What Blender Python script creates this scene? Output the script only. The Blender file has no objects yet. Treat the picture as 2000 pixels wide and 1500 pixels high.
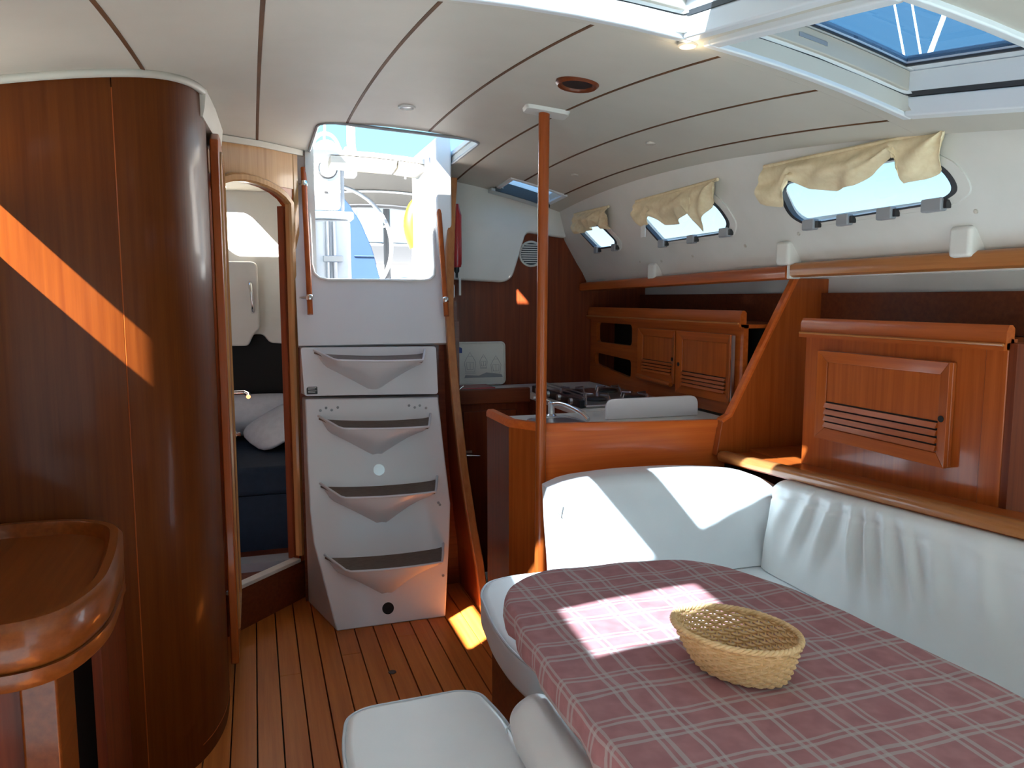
import bpy, bmesh, math, random
from mathutils import Vector, Matrix
from mathutils.geometry import delaunay_2d_cdt

random.seed(7)
SC = bpy.context.scene
COL = SC.collection

# ------------------------------------------------------------------ camera
cam_d = bpy.data.cameras.new('camera')
cam = bpy.data.objects.new('camera', cam_d)
COL.objects.link(cam)
cam.location = (0, 0, 1.3)
cam.rotation_euler = (math.radians(90 - 6.353), 0, math.radians(-18.50))
cam_d.sensor_fit = 'HORIZONTAL'
cam_d.sensor_width = 36
cam_d.lens = 36 * 1500 / 2000
cam_d.clip_start = 0.02
SC.camera = cam

# ------------------------------------------------------------------ sky, sun, exposure
W = bpy.data.worlds.new('sky')
SC.world = W
W.use_nodes = True
nt = W.node_tree
nt.nodes.clear()
wo = nt.nodes.new('ShaderNodeOutputWorld')
wb = nt.nodes.new('ShaderNodeBackground')
wr = nt.nodes.new('ShaderNodeValToRGB')
wt = nt.nodes.new('ShaderNodeTexCoord')
ws = nt.nodes.new('ShaderNodeSeparateXYZ')
nt.links.new(wt.outputs['Generated'], ws.inputs[0])
nt.links.new(ws.outputs['Z'], wr.inputs[0])
nt.links.new(wr.outputs[0], wb.inputs[0])
nt.links.new(wb.outputs[0], wo.inputs[0])
e = wr.color_ramp.elements
e[0].position = 0.0; e[0].color = (0.55, 0.68, 0.80, 1)
e[1].position = 0.85; e[1].color = (0.085, 0.30, 0.70, 1)
m_ = e.new(0.18); m_.color = (0.21, 0.47, 0.66, 1)
wb.inputs[1].default_value = 1.1

SUN_DIR = Vector((0.90, 0.75, -1.0)).normalized()
sd = bpy.data.lights.new('sun', 'SUN')
sd.energy = 32.0
sd.angle = math.radians(0.6)
sd.color = (1.0, 0.95, 0.86)
sun = bpy.data.objects.new('sun', sd)
COL.objects.link(sun)
sun.rotation_euler = SUN_DIR.to_track_quat('-Z', 'Y').to_euler()
sun.location = (-6, -6, 8)

SC.view_settings.view_transform = 'Standard'
SC.view_settings.look = 'None'
SC.view_settings.gamma = 1
SC.view_settings.use_curve_mapping = False
SC.view_settings.exposure = 1.4

# ------------------------------------------------------------------ materials
def mat(name, color, rough=0.5, metal=0.0, coat=0.0, coat_rough=0.08, emit=0.0, spec=0.5):
    m = bpy.data.materials.new(name)
    m.use_nodes = True
    b = m.node_tree.nodes['Principled BSDF']
    b.inputs['Base Color'].default_value = (*color, 1)
    b.inputs['Roughness'].default_value = rough
    b.inputs['Metallic'].default_value = metal
    b.inputs['Coat Weight'].default_value = coat
    b.inputs['Coat Roughness'].default_value = coat_rough
    b.inputs['Specular IOR Level'].default_value = spec
    if emit:
        b.inputs['Emission Color'].default_value = (*color, 1)
        b.inputs['Emission Strength'].default_value = emit
    return m

def grain(m, c1, c2, scale, bump=0.0, lo=0.3, hi=0.7, detail=5, rough_var=0.0):
    n = m.node_tree
    b = n.nodes['Principled BSDF']
    tc = n.nodes.new('ShaderNodeTexCoord')
    mp = n.nodes.new('ShaderNodeMapping')
    mp.inputs['Scale'].default_value = scale
    no = n.nodes.new('ShaderNodeTexNoise')
    no.inputs['Scale'].default_value = 1.0
    no.inputs['Detail'].default_value = detail
    no.inputs['Roughness'].default_value = 0.6
    cr = n.nodes.new('ShaderNodeValToRGB')
    cr.color_ramp.elements[0].position = lo
    cr.color_ramp.elements[0].color = (*c1, 1)
    cr.color_ramp.elements[1].position = hi
    cr.color_ramp.elements[1].color = (*c2, 1)
    n.links.new(tc.outputs['Object'], mp.inputs[0])
    n.links.new(mp.outputs[0], no.inputs['Vector'])
    n.links.new(no.outputs[0], cr.inputs[0])
    n.links.new(cr.outputs[0], b.inputs['Base Color'])
    if bump:
        bp = n.nodes.new('ShaderNodeBump')
        bp.inputs['Strength'].default_value = bump
        bp.inputs['Distance'].default_value = 0.004
        n.links.new(no.outputs[0], bp.inputs['Height'])
        n.links.new(bp.outputs[0], b.inputs['Normal'])
    return m

def wood(name, c1, c2, axis='z', rough=0.38, coat=0.5, f=1.0, cr=0.1):
    s = {'z': (70, 70, 2.2), 'y': (70, 2.2, 70), 'x': (2.2, 70, 70)}[axis]
    m = mat(name, c1, rough, coat=coat * .55, coat_rough=cr, spec=0.25)
    return grain(m, c1, c2, tuple(v * f for v in s), 0.03)

M = {}
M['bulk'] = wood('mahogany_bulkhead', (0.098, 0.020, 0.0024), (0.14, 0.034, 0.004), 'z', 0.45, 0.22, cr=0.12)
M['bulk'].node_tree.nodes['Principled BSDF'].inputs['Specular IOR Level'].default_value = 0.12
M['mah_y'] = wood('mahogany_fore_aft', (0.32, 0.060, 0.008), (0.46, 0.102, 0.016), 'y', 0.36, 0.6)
M['mah_x'] = wood('mahogany_athwart', (0.62, 0.115, 0.018), (0.74, 0.165, 0.028), 'x', 0.34, 0.5)  # base colour lightened to carry sun bounced off the white seat
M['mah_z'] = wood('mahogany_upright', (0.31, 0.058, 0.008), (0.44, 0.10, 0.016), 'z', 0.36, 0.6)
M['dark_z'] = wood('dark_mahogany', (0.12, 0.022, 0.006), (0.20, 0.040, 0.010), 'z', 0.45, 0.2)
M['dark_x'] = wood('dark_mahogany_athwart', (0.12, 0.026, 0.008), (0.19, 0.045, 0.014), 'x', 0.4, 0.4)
M['trim'] = wood('varnished_trim', (0.40, 0.19, 0.065), (0.55, 0.30, 0.12), 'z', 0.32, 0.7)
M['trim_y'] = wood('varnished_trim_fore_aft', (0.36, 0.12, 0.035), (0.50, 0.20, 0.06), 'y', 0.3, 0.7)
M['trim_x'] = wood('varnished_trim_athwart', (0.34, 0.115, 0.032), (0.48, 0.19, 0.055), 'x', 0.3, 0.7)
M['trim_z'] = wood('varnished_edge', (0.34, 0.12, 0.04), (0.46, 0.19, 0.065), 'z', 0.3, 0.7)
M['floor'] = wood('teak_floor', (0.46, 0.115, 0.018), (0.62, 0.19, 0.034), 'y', 0.42, 0.2, 0.8, cr=0.25)
M['chart'] = wood('dark_varnished_chart_wood', (0.17, 0.040, 0.006), (0.25, 0.066, 0.011), 'y', 0.34, 0.6)
M['caulk'] = mat('black_caulk', (0.012, 0.010, 0.009), 0.6)
M['black'] = mat('black_void', (0.006, 0.006, 0.006), 0.8)
M['blackp'] = mat('black_plastic', (0.02, 0.02, 0.022), 0.35)
M['gel'] = mat('white_gelcoat', (0.74, 0.72, 0.74), 0.3, coat=0.3)
M['gelw'] = mat('white_liner', (0.70, 0.68, 0.64), 0.42)
grain(M['gelw'], (0.67, 0.65, 0.60), (0.73, 0.71, 0.67), (5, 5, 5))
M['hatchw'] = mat('white_hatch_frame', (0.74, 0.77, 0.80), 0.35, coat=0.2)
M['ceil'] = mat('beige_headliner', (0.64, 0.60, 0.52), 0.6)
grain(M['ceil'], (0.56, 0.525, 0.455), (0.60, 0.565, 0.495), (4, 4, 4), 0.0)
M['batten'] = wood('batten_wood', (0.09, 0.038, 0.015), (0.17, 0.075, 0.03), 'y', 0.7, 0.0)
M['leather'] = mat('white_leather', (0.86, 0.89, 0.90), 0.42, coat=0.1, coat_rough=0.3)
M['leather2'] = mat('warm_white_leather', (0.87, 0.88, 0.85), 0.40, coat=0.15, coat_rough=0.3)
for k_ in ('leather', 'leather2'):
    c = M[k_].node_tree.nodes['Principled BSDF'].inputs['Base Color'].default_value[:3]
    grain(M[k_], tuple(v * .97 for v in c), c, (12, 12, 12), 0.08)
M['piping'] = mat('leather_piping', (0.62, 0.66, 0.68), 0.45)
M['chrome'] = mat('polished_chrome', (0.80, 0.80, 0.80), 0.12, metal=1.0)
M['steel'] = mat('brushed_steel', (0.55, 0.56, 0.58), 0.32, metal=1.0)
M['grey'] = mat('grey_plastic', (0.30, 0.31, 0.33), 0.45)
M['greyd'] = mat('dark_rubber', (0.035, 0.037, 0.042), 0.5)
M['tread'] = grain(mat('tread_grey_brown', (0.17, 0.12, 0.09), 0.7), (0.13, 0.09, 0.07), (0.21, 0.155, 0.12), (40, 400, 40), 0.1)
M['cream'] = grain(mat('cream_curtain', (0.80, 0.66, 0.42), 0.8), (0.76, 0.61, 0.37), (0.86, 0.73, 0.49), (60, 60, 60), 0.05)
M['cream_paint'] = mat('cream_panel', (0.72, 0.62, 0.45), 0.45)
M['wick'] = grain(mat('wicker', (0.62, 0.37, 0.14), 0.5, coat=0.2), (0.72, 0.43, 0.18), (0.90, 0.61, 0.32), (90, 90, 90), 0.0)
M['red'] = mat('red_paint', (0.42, 0.015, 0.02), 0.35, coat=0.4)
M['blue'] = mat('blue_canvas', (0.001, 0.022, 0.07), 0.7)
M['yellow'] = mat('yellow_buoy', (0.09, 0.062, 0.0), 0.5)
M['navy'] = grain(mat('navy_bedding', (0.018, 0.045, 0.10), 0.85), (0.005, 0.014, 0.032), (0.009, 0.022, 0.045), (30, 30, 30), 0.1)
M['pillow'] = grain(mat('white_pillow', (0.62, 0.64, 0.68), 0.7), (0.56, 0.58, 0.62), (0.66, 0.68, 0.72), (25, 25, 25), 0.3)
M['canvas'] = mat('grey_canvas', (0.035, 0.032, 0.028), 0.8)
M['tan'] = mat('tan_blind_cassette', (0.55, 0.50, 0.43), 0.5)
M['lampon'] = mat('lit_lamp_lens', (1.0, 0.86, 0.55), 0.4, emit=1.3)
M['lens'] = mat('frosted_lens', (0.80, 0.80, 0.78), 0.25, coat=0.3)
M['deck'] = mat('white_deck', (0.78, 0.79, 0.80), 0.5)
M['print'] = mat('tray_grey_print', (0.30, 0.31, 0.32), 0.6)
M['tray'] = mat('tray_cream', (0.70, 0.69, 0.63), 0.35, coat=0.2)
M['bluep'] = mat('tray_blue_print', (0.03, 0.07, 0.30), 0.5)

def glass_mat(name, tint):
    m = bpy.data.materials.new(name)
    m.use_nodes = True
    n = m.node_tree
    n.nodes.clear()
    o = n.nodes.new('ShaderNodeOutputMaterial')
    mx = n.nodes.new('ShaderNodeMixShader')
    t = n.nodes.new('ShaderNodeBsdfTransparent')
    t.inputs[0].default_value = (*tint, 1)
    g = n.nodes.new('ShaderNodeBsdfGlossy')
    g.inputs['Roughness'].default_value = 0.02
    mx.inputs[0].default_value = 0.06
    n.links.new(t.outputs[0], mx.inputs[1])
    n.links.new(g.outputs[0], mx.inputs[2])
    n.links.new(mx.outputs[0], o.inputs[0])
    return m
M['glass'] = glass_mat('clear_glass', (0.93, 0.96, 0.98))
M['acrylic'] = glass_mat('smoked_acrylic', (0.47, 0.54, 0.61))

def plaid_mat():
    m = mat('plaid_tablecloth', (0.33, 0.13, 0.15), 0.75)
    n = m.node_tree
    b = n.nodes['Principled BSDF']
    tc = n.nodes.new('ShaderNodeTexCoord')
    no = n.nodes.new('ShaderNodeTexNoise')
    no.inputs['Scale'].default_value = 9.0
    no.inputs['Detail'].default_value = 2.0
    n.links.new(tc.outputs['UV'], no.inputs['Vector'])
    dv = n.nodes.new('ShaderNodeVectorMath'); dv.operation = 'SUBTRACT'
    dv.inputs[1].default_value = (0.5, 0.5, 0.5)
    n.links.new(no.outputs['Color'], dv.inputs[0])
    sv = n.nodes.new('ShaderNodeVectorMath'); sv.operation = 'SCALE'
    sv.inputs['Scale'].default_value = 0.012
    n.links.new(dv.outputs[0], sv.inputs[0])
    av = n.nodes.new('ShaderNodeVectorMath'); av.operation = 'ADD'
    n.links.new(tc.outputs['UV'], av.inputs[0])
    n.links.new(sv.outputs[0], av.inputs[1])
    sp = n.nodes.new('ShaderNodeSeparateXYZ')
    n.links.new(av.outputs[0], sp.inputs[0])

    def math_(op, a, bval=None):
        k = n.nodes.new('ShaderNodeMath'); k.operation = op
        for i, v in enumerate((a, bval)):
            if v is None: continue
            if isinstance(v, (int, float)): k.inputs[i].default_value = v
            else: n.links.new(v, k.inputs[i])
        return k.outputs[0]
    PER = 0.138
    masks = []
    for ax in ('X', 'Y'):
        fr = math_('FRACT', math_('DIVIDE', sp.outputs[ax], PER))
        for c, w in ((0.05, 0.024), (0.155, 0.03), (0.45, 0.024), (0.545, 0.020)):
            masks.append(math_('LESS_THAN', math_('ABSOLUTE', math_('SUBTRACT', fr, c)), w))
    hx = masks[0]
    for k in masks[1:4]: hx = math_('MAXIMUM', hx, k)
    hy = masks[4]
    for k in masks[5:]: hy = math_('MAXIMUM', hy, k)
    tot = math_('MINIMUM', math_('ADD', math_('MULTIPLY', hx, 0.72), math_('MULTIPLY', hy, 0.72)), 1.0)
    mx = n.nodes.new('ShaderNodeMix'); mx.data_type = 'RGBA'
    n2 = n.nodes.new('ShaderNodeTexNoise'); n2.inputs['Scale'].default_value = 30
    n.links.new(tc.outputs['UV'], n2.inputs['Vector'])
    cr = n.nodes.new('ShaderNodeValToRGB')
    cr.color_ramp.elements[0].position = 0.35; cr.color_ramp.elements[0].color = (0.36, 0.15, 0.155, 1)
    cr.color_ramp.elements[1].position = 0.7; cr.color_ramp.elements[1].color = (0.44, 0.20, 0.20, 1)
    n.links.new(n2.outputs[0], cr.inputs[0])
    n.links.new(tot, mx.inputs['Factor'])
    n.links.new(cr.outputs[0], mx.inputs['A'])
    mx.inputs['B'].default_value = (0.46, 0.385, 0.365, 1)
    n.links.new(mx.outputs['Result'], b.inputs['Base Color'])
    bp = n.nodes.new('ShaderNodeBump'); bp.inputs['Strength'].default_value = 0.25
    bp.inputs['Distance'].default_value = 0.01
    n3 = n.nodes.new('ShaderNodeTexNoise'); n3.inputs['Scale'].default_value = 14
    n.links.new(tc.outputs['UV'], n3.inputs['Vector'])
    n.links.new(n3.outputs[0], bp.inputs['Height'])
    n.links.new(bp.outputs[0], b.inputs['Normal'])
    return m
M['plaid'] = plaid_mat()

# ------------------------------------------------------------------ helpers
def tag(o, label=None, cat=None, group=None, kind=None):
    if label: o['label'] = label
    if cat: o['category'] = cat
    if group: o['group'] = group
    if kind: o['kind'] = kind
    return o

def setpar(o, parent):
    if parent is not None:
        o.parent = parent
        o.matrix_parent_inverse = parent.matrix_basis.inverted() if parent.parent is None else \
            (parent.parent.matrix_basis @ parent.matrix_parent_inverse @ parent.matrix_basis).inverted()

def obj(name, verts, faces, m, parent=None, smooth=None, bevel=0, seg=2, solid=0, solid_off=-1, subs=0):
    me = bpy.data.meshes.new(name)
    me.from_pydata([tuple(v) for v in verts], [], faces)
    me.validate()
    bm = bmesh.new(); bm.from_mesh(me)
    bmesh.ops.recalc_face_normals(bm, faces=bm.faces) if not solid else None
    bm.to_mesh(me); bm.free()
    if isinstance(m, str): m = M[m]
    me.materials.append(m)
    if smooth is not None:
        for p in me.polygons: p.use_smooth = True
        me.set_sharp_from_angle(angle=math.radians(smooth))
    o = bpy.data.objects.new(name, me)
    COL.objects.link(o)
    if solid:
        md = o.modifiers.new('thickness', 'SOLIDIFY'); md.thickness = solid; md.offset = solid_off
        if smooth is not None:
            es_ = o.modifiers.new('split', 'EDGE_SPLIT'); es_.split_angle = math.radians(smooth)
    if bevel:
        md = o.modifiers.new('bevel', 'BEVEL'); md.width = bevel; md.segments = seg
        md.limit_method = 'ANGLE'; md.angle_limit = math.radians(35)
        if smooth is None and seg > 1:
            for p in me.polygons: p.use_smooth = True
            md.harden_normals = True
    if subs:
        md = o.modifiers.new('subd', 'SUBSURF'); md.levels = subs; md.render_levels = subs
    setpar(o, parent)
    return o

def thing(name, label, cat, loc=(0, 0, 0), group=None, kind=None):
    o = bpy.data.objects.new(name, None)
    o.empty_display_size = 0.05
    COL.objects.link(o)
    o.location = loc
    o.matrix_basis  # evaluated from location
    tag(o, label, cat, group, kind)
    return o

def boxv(x0, x1, y0, y1, z0, z1):
    v = [(x, y, z) for z in (z0, z1) for y in (y0, y1) for x in (x0, x1)]
    f = [(0, 2, 3, 1), (4, 5, 7, 6), (0, 1, 5, 4), (2, 6, 7, 3), (0, 4, 6, 2), (1, 3, 7, 5)]
    return v, f

def box(name, x0, x1, y0, y1, z0, z1, m, parent=None, bevel=0, seg=2):
    v, f = boxv(x0, x1, y0, y1, z0, z1)
    return obj(name, v, f, m, parent, bevel=bevel, seg=seg)

def boxes(name, bl, m, parent=None, bevel=0, seg=2):
    V, F = [], []
    for b in bl:
        v, f = boxv(*b); n = len(V); V += v; F += [tuple(i + n for i in q) for q in f]
    return obj(name, V, F, m, parent, bevel=bevel, seg=seg)

def frame_prism(name, pts, O, U, V_, N, depth, m, parent=None, bevel=0, seg=2, smooth=None):
    """polygon pts (u,v) in the plane O,U,V extruded by depth along N"""
    O, U, V_, N = map(Vector, (O, U, V_, N))
    n = len(pts)
    a = [O + U * p[0] + V_ * p[1] for p in pts]
    b = [q + N * depth for q in a]
    f = [tuple(range(n))[::-1], tuple(range(n, 2 * n))]
    f += [(i, (i + 1) % n, (i + 1) % n + n, i + n) for i in range(n)]
    return obj(name, a + b, f, m, parent, bevel=bevel, seg=seg, smooth=smooth)

def prism(name, pts, z0, z1, m, parent=None, bevel=0, seg=2, smooth=None):
    return frame_prism(name, pts, (0, 0, z0), (1, 0, 0), (0, 1, 0), (0, 0, 1), z1 - z0, m, parent, bevel, seg, smooth)

def tubev(pts, r, n=8, closed=False, cap=True, flat=None):
    pts = [Vector(p) for p in pts]
    N = len(pts)
    V, F = [], []
    prev = None
    for i, p in enumerate(pts):
        if closed: t = pts[(i + 1) % N] - pts[i - 1]
        else: t = pts[min(i + 1, N - 1)] - pts[max(i - 1, 0)]
        t = t.normalized() if t.length > 1e-9 else Vector((0, 0, 1))
        if prev is None:
            a = t.orthogonal().normalized()
        else:
            a = prev - t * prev.dot(t)
            a = a.normalized() if a.length > 1e-6 else t.orthogonal().normalized()
        prev = a
        b = t.cross(a)
        rr = r[i] if isinstance(r, (list, tuple)) else r
        for k in range(n):
            th = 2 * math.pi * k / n
            V.append(p + a * rr * math.cos(th) + b * rr * math.sin(th))
    for i in range(N if closed else N - 1):
        j = (i + 1) % N
        for k in range(n):
            F.append((i * n + k, i * n + (k + 1) % n, j * n + (k + 1) % n, j * n + k))
    if cap and not closed:
        F.append(tuple(range(n))[::-1]); F.append(tuple(range((N - 1) * n, N * n)))
    return V, F

def tube(name, pts, r, m, parent=None, n=10, closed=False):
    v, f = tubev(pts, r, n, closed)
    return obj(name, v, f, m, parent, smooth=50)

def lathe(name, prof, c, axis, m, parent=None, n=28):
    """prof list of (radius, height) along axis from c"""
    c = Vector(c); ax = Vector(axis).normalized()
    a = ax.orthogonal().normalized(); b = ax.cross(a)
    V, F = [], []
    for r, h in prof:
        for k in range(n):
            th = 2 * math.pi * k / n
            V.append(c + ax * h + (a * math.cos(th) + b * math.sin(th)) * r)
    for i in range(len(prof) - 1):
        for k in range(n):
            F.append((i * n + k, i * n + (k + 1) % n, (i + 1) * n + (k + 1) % n, (i + 1) * n + k))
    if prof[0][0] > 1e-6: F.append(tuple(range(n))[::-1])
    if prof[-1][0] > 1e-6: F.append(tuple(range((len(prof) - 1) * n, len(prof) * n)))
    return obj(name, V, F, m, parent, smooth=40)

def sweep(name, prof, path, m, parent=None, up=(0, 0, 1), closed_path=False, smooth=35, cap=True):
    """profile (side, up) swept along path; side = tangent x up"""
    up = Vector(up); path = [Vector(p) for p in path]
    N, n = len(path), len(prof)
    V, F = [], []
    for i, p in enumerate(path):
        t = (path[(i + 1) % N] - path[i - 1]) if closed_path else path[min(i + 1, N - 1)] - path[max(i - 1, 0)]
        t.normalize()
        s = t.cross(up).normalized(); u = s.cross(t).normalized()
        V += [p + s * a + u * b for a, b in prof]
    for i in range(N if closed_path else N - 1):
        j = (i + 1) % N
        for k in range(n):
            F.append((i * n + k, i * n + (k + 1) % n, j * n + (k + 1) % n, j * n + k))
    if cap and not closed_path:
        F.append(tuple(range(n))[::-1]); F.append(tuple(range((N - 1) * n, N * n)))
    return obj(name, V, F, m, parent, smooth=smooth)

def catmull(pts, k=6):
    P = [Vector(p) for p in pts]
    out = []
    for i in range(len(P) - 1):
        a = P[max(i - 1, 0)]; b = P[i]; c = P[i + 1]; d = P[min(i + 2, len(P) - 1)]
        for s in range(k):
            t = s / k
            out.append(0.5 * ((2 * b) + (c - a) * t + (2 * a - 5 * b + 4 * c - d) * t * t + (3 * b - a - 3 * c + d) * t ** 3))
    out.append(P[-1])
    return out

def rrect(x0, x1, y0, y1, r, k=5):
    out = []
    for cx, cy, a0 in ((x1 - r, y0 + r, -90), (x1 - r, y1 - r, 0), (x0 + r, y1 - r, 90), (x0 + r, y0 + r, 180)):
        for i in range(k + 1):
            a = math.radians(a0 + 90 * i / k)
            out.append((cx + r * math.cos(a), cy + r * math.sin(a)))
    return out

def roundpoly(pts, r, k=5):
    out = []
    n = len(pts)
    for i in range(n):
        p = Vector(pts[i]); rr = r[i] if isinstance(r, (list, tuple)) else r
        a = Vector(pts[i - 1]) - p; b = Vector(pts[(i + 1) % n]) - p
        d = min(rr, a.length * .48, b.length * .48)
        if d < 1e-5: out.append(tuple(p)); continue
        s = p + a.normalized() * d; e_ = p + b.normalized() * d
        for j in range(k + 1):
            t = j / k
            q = s * (1 - t) ** 2 + p * 2 * t * (1 - t) + e_ * t * t
            out.append(tuple(q))
    return out

def inpoly(p, poly):
    x, y = p; c = False; j = len(poly) - 1
    for i in range(len(poly)):
        xi, yi = poly[i]; xj, yj = poly[j]
        if (yi > y) != (yj > y) and x < (xj - xi) * (y - yi) / (yj - yi) + xi: c = not c
        j = i
    return c

def densify(poly, step):
    out = []
    n = len(poly)
    for i in range(n):
        a = Vector(poly[i][:2]); b = Vector(poly[(i + 1) % n][:2])
        k = max(1, int((b - a).length / step))
        out += [a.lerp(b, s / k) for s in range(k)]
    return out

def surfmesh(outer, holes, fn, step):
    vs, es = [], []
    for poly in [outer] + list(holes):
        d = densify(poly, step); n0 = len(vs); vs += d
        es += [(n0 + i, n0 + (i + 1) % len(d)) for i in range(len(d))]
    xs = [p[0] for p in outer]; ys = [p[1] for p in outer]
    nx = int((max(xs) - min(xs)) / step); ny = int((max(ys) - min(ys)) / step)
    for i in range(1, nx + 1):
        for j in range(1, ny + 1):
            q = (min(xs) + i * (max(xs) - min(xs)) / (nx + 1), min(ys) + j * (max(ys) - min(ys)) / (ny + 1))
            if inpoly(q, outer) and not any(inpoly(q, h) for h in holes): vs.append(Vector(q))
    V, E_, F = delaunay_2d_cdt(vs, es, [], 0, 1e-5)[:3]
    keep = []
    for f in F:
        c = sum((V[i] for i in f), Vector((0, 0))) / len(f)
        if inpoly(c, outer) and not any(inpoly(c, h) for h in holes): keep.append(tuple(f))
    used = sorted({i for f in keep for i in f}); mp = {i: k for k, i in enumerate(used)}
    return [fn(V[i][0], V[i][1]) for i in used], [tuple(mp[i] for i in f) for f in keep], [tuple(V[i]) for i in used]

def surf(name, outer, holes, fn, step, m, parent=None, solid=0, off=-1, smooth=40, bevel=0):
    V, F, _ = surfmesh(outer, holes, fn, step)
    return obj(name, V, F, m, parent, smooth=smooth, solid=solid, solid_off=off, bevel=bevel)

# ------------------------------------------------------------------ shape of the boat
def zc(x, y):
    """underside of the deckhead: cambered athwartships, arched fore and aft"""
    k = 0.84
    X, Y = x / k, y / k
    yy = max(Y, 0.8)
    z = 2.05 + .03 * (yy - 3) - .04 * (yy - 3) ** 2 - .12 * (X - .48) ** 2
    if Y < .8: z += (Y - .8) * .1
    return 1.3 + k * (z - 1.3)

WP = [(1.36, 1.66), (1.40, 1.655), (1.48, 1.60), (1.62, 1.515), (1.80, 1.465)]
def xw(z):
    """inner face of the port cabin side at height z"""
    if z <= WP[0][0]: return WP[0][1]
    for (a, b), (c, d) in zip(WP, WP[1:]):
        if z <= c: return b + (d - b) * (z - a) / (c - a)
    return WP[-1][1]

def struct(name, label, cat, loc=(0, 0, 0)):
    return thing(name, label, cat, loc, kind='structure')

# ================================================================== FLOOR
FL = struct('floor', 'varnished teak cabin sole with black caulked planks', 'floor')
box('sub_floor', -1.3, 2.1, .45, 3.75, -0.06, -0.031, 'caulk', FL)
pw = 0.0735
for i in range(16):
    x0 = -0.255 + i * pw
    cut = 2.2 + ((i * 37) % 11) / 11 * 1.0
    segs = [(0.5, cut - .0006), (cut + .0006, 3.70)] if i % 3 == 1 else [(0.5, 3.70)]
    for (a, b) in segs:
        box('plank', x0 + .002, x0 + pw - .002, a, b, -0.03, 0.0, 'floor', FL, bevel=0.0008, seg=1)
fr = lathe('floor_ring_pull', [(0.014, 0), (0.014, 0.0015), (0.010, 0.002)], (0.415, 2.56, 0.0), (0, 0, 1), 'blackp', FL)

# ================================================================== CEILING
CE = struct('ceiling', 'beige panelled deckhead with brown seams', 'ceiling')
COMP = roundpoly([(.245, 2.925), (.86, 2.945), (.845, 3.60), (.238, 3.60)], [.06, .05, .0, .0], 6)
GH = rrect(1.145, 1.385, 3.40, 3.60, .03)
def hatch_rect(x0, x1, y0, y1): return rrect(x0, x1, y0, y1, .02, 3)
HAT = {'A': (-.40, 0.0, .40, .69), 'B': (-.50, 0.015, 1.00, 1.36), 'C': (.122, .805, .90, 1.365), 'D': (.885, 1.35, .90, 1.36)}
SEAMS = [-.235, .035, .345, .65, .94, 1.19, 1.39]
xs_ = [-.665] + SEAMS + [1.482]
Y0, G = 1.445, 0.0048
for i in range(len(xs_) - 1):
    a, b = xs_[i], xs_[i + 1]
    y1 = 3.44 if i <= 1 else (3.56 if i == 2 else 3.74)
    a_ = a + (G if i else 0); b_ = b - (G if i < len(xs_) - 2 else 0)
    surf('ceiling_panel', [(a_, Y0), (b_, Y0), (b_, y1), (a_, y1)], [COMP, GH], lambda x, y: (x, y, zc(x, y)), .09, 'ceil', CE, solid=.03, off=1)
surf('ceiling_panel', [(-.665, -1.2), (1.482, -1.2), (1.482, Y0 - .0005), (-.665, Y0 - .0005)], [hatch_rect(*HAT[k]) for k in HAT],
     lambda x, y: (x, y, zc(x, y)), .09, 'ceil', CE, solid=.03, off=1)
for s in SEAMS:
    y1 = 3.44 if s < .1 else (2.93 if .2 < s < .9 else 3.74)
    if s == 1.19: y1 = 3.375
    n = 16
    V, F = [], []
    for j in range(n + 1):
        y = Y0 + (y1 - Y0) * j / n
        for dx, dz in ((-G, .012), (G, .012), (G * .9, -.0008), (-G * .9, -.0008)):
            V.append((s + dx, y, zc(s, y) + dz))
    for j in range(n):
        for k in range(4):
            F.append((j * 4 + k, j * 4 + (k + 1) % 4, j * 4 + 4 + (k + 1) % 4, j * 4 + 4 + k))
    F += [(3, 2, 1, 0), tuple(n * 4 + k for k in range(4))]
    obj('seam_batten', V, F, 'batten', CE)
# deck above (keeps daylight out between the panels)
DK = struct('deck', 'white coachroof deck above the cabin', 'deck')
surf('deck_skin', [(-.69, -1.3), (1.62, -1.3), (1.62, 3.76), (-.69, 3.76)], [hatch_rect(*HAT[k]) for k in HAT] + [COMP, GH, [(-1.11, 3.46), (.22, 3.46), (.22, 3.77), (-1.11, 3.77)]],
     lambda x, y: (x, y, zc(x, y) + .035), .15, 'deck', DK, solid=.02, off=1)
# dark gasket around the companionway opening
pth = [(p[0], p[1]) for p in COMP if p[1] < 3.58]
pth = sorted(set((round(a, 5), round(b, 5)) for a, b in pth), key=lambda q: math.atan2(q[1] - 3.4, q[0] - .55))
tube('companionway_gasket', [(.243, 3.50, zc(.243, 3.5))] + [(a, b, zc(a, b)) for a, b in pth] + [(.848, 3.50, zc(.848, 3.5))], .006, 'grey', CE, 6)

box('shade_coaming', .19, .90, 2.84, 2.915, zc(.55, 2.9) + .02, 2.36, 'deck', DK, .01)  # unseen coamings, added and raised to cut the sun reaching the galley
box('shade_coaming', .17, .235, 2.90, 3.62, zc(.2, 3.2) + .02, 2.12, 'deck', DK, .01)

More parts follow.
